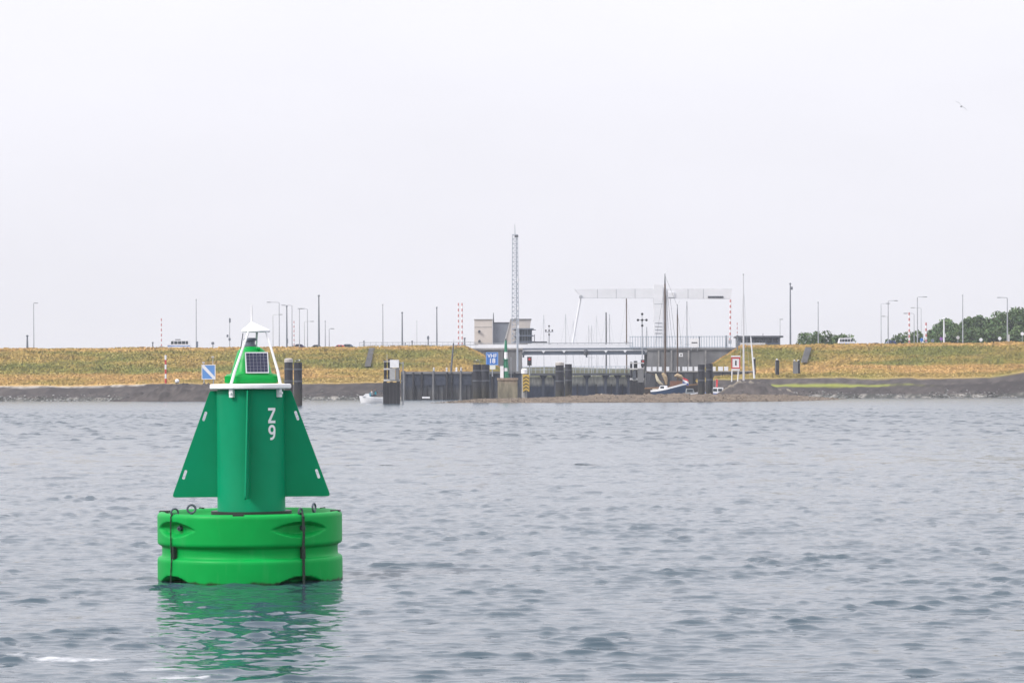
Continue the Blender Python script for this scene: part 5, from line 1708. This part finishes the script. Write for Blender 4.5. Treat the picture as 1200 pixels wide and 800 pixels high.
def yacht(label, px, ptop, D, r, m_, L=7.0, hullm=None, boom_=True, pbase=465, z=0.0, rz=0.0):
    t = Thing('sailing_yacht', label, 'boat', px, pbase, D, 'sailing yachts moored in the harbour', rz=rz, z=z)
    zt = P(px, ptop, D).z - z
    hull_mesh(L, L * .3, 0.9, 1.2, None, .15).build('hull', [hullm or white, white, concrete_pale], t.o)
    mb = MB(); mb.prism([(-L * .2, .9), (L * .2, .95), (L * .12, 1.5), (-L * .18, 1.6)], -L * .09, L * .09); t.part('cabin', mb, white)
    mb = MB(); mb.tube((0, 0, .9), (0, 0, zt), r, r * .7, 8); ms = t.part('mast', mb, m_)
    mb = MB(); mb.span((-.6 * L * .15, -.03, zt * .55), (.6 * L * .15, .03, zt * .55 + .08)); t.part('spreader', mb, m_, ms)
    if boom_:
        mb = MB(); mb.tube((0, 0, 2.2), (-L * .38, 0, 2.3), .07, .06, 6); mb.tube((0, 0, 2.35), (-L * .36, 0, 2.4), .16, .12, 8); t.part('boom', mb, mat('blue_sail_cover', (.05, .09, .22), .8))
    for x in (-L * .48, L * .48):
        mb = MB(); mb.tube((x, 0, 1.0), (0, 0, zt * .97), .018, .018, 4); t.part('stay', mb, galv)
    return t
alu = mat('mast_aluminium', (.40, .42, .46), .4, .4)
for px, pt, D, r, m_, lab in ((663.2, 368, 790, .10, alu, 'yacht whose thin pale mast rises left of the slanted hanger rod'),
        (672, 375, 800, .06, alu, 'yacht with faint mast next to the slanted hanger rod'),
        (690.2, 381, 820, .09, alu, 'yacht with short thin mast, left of a close pair behind the bridge'),
        (693.6, 381, 800, .10, alu, 'yacht with short thin mast, right of a close pair behind the bridge'),
        (699.5, 370, 830, .06, alu, 'yacht with faint tall mast left of the thick dark mast'),
        (710.6, 366, 760, .24, dark_steel, 'yacht with thick dark mast behind the middle of the bridge'),
        (714.6, 368, 780, .13, alu, 'yacht with grey mast just right of the thick dark mast'),
        (734.5, 347, 770, .20, brown, 'yacht with tall brownish mast below the left half of the white beam'),
        (758.2, 383, 790, .14, dk, 'yacht with short dark mast right of the five lamp signal'),
        (805.3, 353, 760, .13, dk, 'yacht with tall dark mast right of the brown masts'),
        (637.5, 369, 800, .10, alu, 'yacht with thin mast right of the control building')):
    yacht(lab, px, pt, D, r, m_, 8.0, z=-0.3, rz=R(rnd.uniform(-30, 30)))
t = Thing('flagpole', 'tall slim pale mast standing on the groyne right of the notice board', 'mast', 871.5, 443.5, 562)
mb = MB(); mb.tube((0, 0, -.4), t.q(871.5, 322), .22, .10, 10); t.part('shaft', mb, mat('pale_mast', (.55, .55, .57), .4, .1))
mb = MB(); mb.ball(t.q(871.5, 321.4), .16); t.part('finial', mb, galv)
for b in (866.5, 878.5):
    mb = MB(); mb.tube(t.q(871.5, 334), t.q(b, 443), .02, .02, 4); t.part('stay', mb, galv)
t = Thing('slanted_pole', 'slender white pole leaning left beside the tall pale mast', 'pole', 884, 441, 600)
mb = MB(); mb.tube((0, 0, -.4), t.q(880, 395), .20, .12, 8); t.part('shaft', mb, white)
mb = MB(); mb.ball(t.q(880, 394.6), .15); t.part('finial', mb, galv)

# ---------------------------------------------------------------- trees
def leaf_mesh(name, seed, n, rx, rz, size, lobes):
    r = random.Random(seed)
    blobs = []
    for _ in range(lobes):
        a, u = r.uniform(0, 6.283), r.uniform(-.75, .95)
        d = math.sqrt(max(0, 1 - u * u)) * r.uniform(.35, .72)
        blobs.append((Vector((rx * d * math.cos(a), rx * d * math.sin(a), rz * u * .72)), r.uniform(.24, .42) * rx, r.uniform(.8, 1.2)))
    vs_, fs_, cl = [], [], []
    for _ in range(n):
        c_, br, k0 = r.choice(blobs)
        v = Vector((r.gauss(0, 1), r.gauss(0, 1), r.gauss(0, 1))).normalized() * br * r.uniform(.65, 1.08)
        p = c_ + v
        q = Vector((r.gauss(0, 1), r.gauss(0, 1), r.gauss(0, 1))).normalized()
        u = q.orthogonal().normalized(); w = q.cross(u)
        s_ = size * r.uniform(.55, 1.25)
        o = len(vs_)
        vs_ += [tuple(p - u * s_), tuple(p + w * s_ * .55), tuple(p + u * s_), tuple(p - w * s_ * .55)]
        fs_.append((o, o + 1, o + 2, o + 3))
        k = k0 * r.uniform(.7, 1.3)
        c3 = Vector((.050, .10, .042)).lerp(Vector((.105, .15, .055)), r.random()) * k
        cl += [x for _q in range(4) for x in (c3.x, c3.y, c3.z, 1)]
    me = bpy.data.meshes.new(name)
    me.from_pydata(vs_, [], fs_)
    at = me.color_attributes.new('ground', 'FLOAT_COLOR', 'POINT')
    at.data.foreach_set('color', cl)
    me.materials.append(leafm)
    return me
leafm = bpy.data.materials.new('foliage')
leafm.use_nodes = True
n_, l_ = leafm.node_tree.nodes, leafm.node_tree.links
at_ = n_.new('ShaderNodeAttribute'); at_.attribute_name = 'ground'
l_.new(at_.outputs['Color'], n_['Principled BSDF'].inputs['Base Color'])
n_['Principled BSDF'].inputs['Roughness'].default_value = 0.7
n_['Principled BSDF'].inputs['Specular IOR Level'].default_value = 0.2
crowns = [leaf_mesh('crown', 50 + i, 7000, 5.0, 7.0, .40, 30) for i in range(4)]
bushes = [leaf_mesh('crown', 80 + i, 1900, 3.0, 2.6, .26, 14) for i in range(3)]
bark = mat('bark', (.07, .055, .045), .9, var=.4, scale=2)
def tree(label, px, ptop, D, width, k, bush=False, zb=4.0, group=None):
    t = Thing('bush' if bush else 'leafy_tree', label, 'bush' if bush else 'tree', px, 405, D, group, z=zb)
    zt = P(px, ptop, D).z - zb
    r0, h0 = (3.0, 2.6) if bush else (5.0, 7.0)
    hw = width / 2 * t.s
    ch = zt * (0.46 if not bush else .5)
    o = bpy.data.objects.new('crown', (bushes if bush else crowns)[k])
    o.scale = (hw / r0 * 1.5, hw / r0 * 1.5, ch / h0 * 1.02); o.location = (0, 0, zt - ch); o.rotation_euler = (0, 0, k * 1.3 + px)
    col.objects.link(o); o.parent = t.o
    mb = MB(); mb.tube((0, 0, -.2), (.2, 0, zt * .5), .10 + zt * .018, .06 + zt * .009, 8)
    for a in range(4):
        an = a * 1.57 + px
        mb.tube((.1, 0, zt * (.28 + .06 * a)), (math.cos(an) * hw * .55, math.sin(an) * hw * .55, zt * (.55 + .08 * a)), zt * .008, zt * .003, 6)
    t.part('trunk', mb, bark)
TG = 'broadleaf trees behind the right dike'
for i, (px, pt, D, w, k, lab) in enumerate(((1094, 379, 770, 24, 0, 'leftmost low tree of the wood, beside the short barrier boom'), (1111, 374, 785, 28, 1, 'tree crown directly behind the thick white post'),
        (1131, 371, 775, 30, 2, 'tree crown directly behind the tall straight pole'), (1149, 368.5, 790, 30, 3, 'tree crown right of the tall straight pole, above a white road sign'),
        (1163, 364, 780, 30, 0, 'tree crown just left of the rightmost street lamp'), (1180, 366.5, 795, 30, 1, 'tree crown behind the rightmost street lamp'),
        (1198, 359, 780, 34, 2, 'tall tree cut by the right edge of the picture'), (1140, 384, 760, 26, 1, 'lower tree in front of the wood between two poles'), (1170, 381, 758, 30, 3, 'lower tree in front of the wood left of the rightmost lamp'),
        (1105, 388, 758, 24, 2, 'small low tree at the foot of the wood by the white post'), (1226, 354, 785, 36, 0, 'tall tree just beyond the right edge of the picture'), (1120, 385, 756, 22, 3, 'small low tree right of the white post'), (1196, 382, 756, 30, 0, 'lower tree below the tall tree at the right edge'))):
    tree(lab, px, pt - 2.5, D, w * 1.1, k, group=TG)
for i, (px, pt, w, k, lab) in enumerate(((941, 390, 18, 0, 'leftmost bush of the small clump right of the pavilion'), (957, 387.5, 20, 1, 'tallest bush of the small clump around the thin pole'), (973, 389, 20, 2, 'bush right of the thin pole in the small clump'), (986, 392, 18, 0, 'rightmost bush of the small clump beside the camper'),
        (1046, 394, 12, 2, 'tiny bush under the right lamp row'), (1062, 390, 20, 1, 'low bush behind the barrier boom left of the wood'), (1077, 388, 22, 0, 'low bush touching the left end of the wood'))):
    tree(lab, px, pt - 1.5, 735, w * 1.35, k, True, 8.0, 'bushes behind the right dike')

# ---------------------------------------------------------------- gulls
gull_w = mat('gull_white', (.75, .75, .75), .8); gull_g = mat('gull_grey', (.10, .105, .115), .8)
def gull(label, loc, rz, flying=False, roll=0.0, k=1.0):
    root = bpy.data.objects.new('gull', None); root.location = loc; root.rotation_euler = (roll, 0, rz); root.scale = (k, k, k); col.objects.link(root)
    tag(root, label, 'gull')
    mb = MB(); mb.ball((0, 0, .17), (.20, .085, .085), 12, 8); mb.ball((.19, 0, .25), (.065, .055, .055), 10, 6); mb.tube((.12, 0, .19), (.18, 0, .25), .055, .045, 8)
    mb.build('body', gull_w if not flying else gull_g, root)
    mb = MB(); mb.tube((.24, 0, .245), (.31, 0, .23), .016, .004, 6); mb.build('beak', yellow, root)
    mb = MB(); mb.prism([(-.18, .15), (-.36, .14), (-.36, .18), (-.18, .2)], -.05, .05); mb.build('tail', gull_w, root)
    for s_ in (-1, 1):
        mb = MB()
        if flying:
            st = [(0, .07, .2, .13), (.02, .32, .30, .12), (-.02, .55, .27, .08), (-.12, .78, .2, .02)]
            vs_ = []
            for x, y, z, c_ in st: vs_ += [(x + c_, s_ * y, z), (x - c_, s_ * y, z), (x, s_ * y, z + .02)]
            for i in range(3):
                a = i * 3; mb.add(vs_, [(a, a + 3, a + 5, a + 2), (a + 2, a + 5, a + 4, a + 1), (a, a + 1, a + 4, a + 3)], 0)
        else:
            mb.ball((-.06, s_ * .07, .19), (.22, .03, .06), 10, 6)
        mb.build('wing', gull_g, root)
        if not flying:
            mb = MB(); mb.tube((.02, s_ * .03, 0), (.02, s_ * .03, .11), .008, .008, 6); mb.build('leg', yellow, root)
p = pl2.o.location
gull('white gull standing on the thick dark pile right of the buoy', (p.x, p.y, p.z + zt2), R(20), False, 0, 1.3)
p = P(559.3, 427, 500)
gull('white gull perched on the framed pile left of the blue board', (p.x, p.y, p.z + 0.55), R(160), False, 0, 1.1)
gull('dark gull flying high in the pale sky at upper right', P(1125, 126.5, 330), R(78), True, R(42), 1.15)

# ---------------------------------------------------------------- haze
HAZE = 0.00013
mb = MB(); mb.span((-480, -60, -5.5), (480, 1330, 46))
hz = mb.build('haze', bpy.data.materials.new('sea_haze'))
tag(hz, 'thin pale sea haze over the water', None, None, 'stuff')
hm = hz.data.materials[0]; hm.use_nodes = True
n_, l_ = hm.node_tree.nodes, hm.node_tree.links
n_.clear()
pv = n_.new('ShaderNodeVolumePrincipled'); pv.inputs['Density'].default_value = HAZE; pv.inputs['Color'].default_value = (.90, .93, 1.0, 1); pv.inputs['Anisotropy'].default_value = 0.2
ou = n_.new('ShaderNodeOutputMaterial'); l_.new(pv.outputs[0], ou.inputs['Volume'])
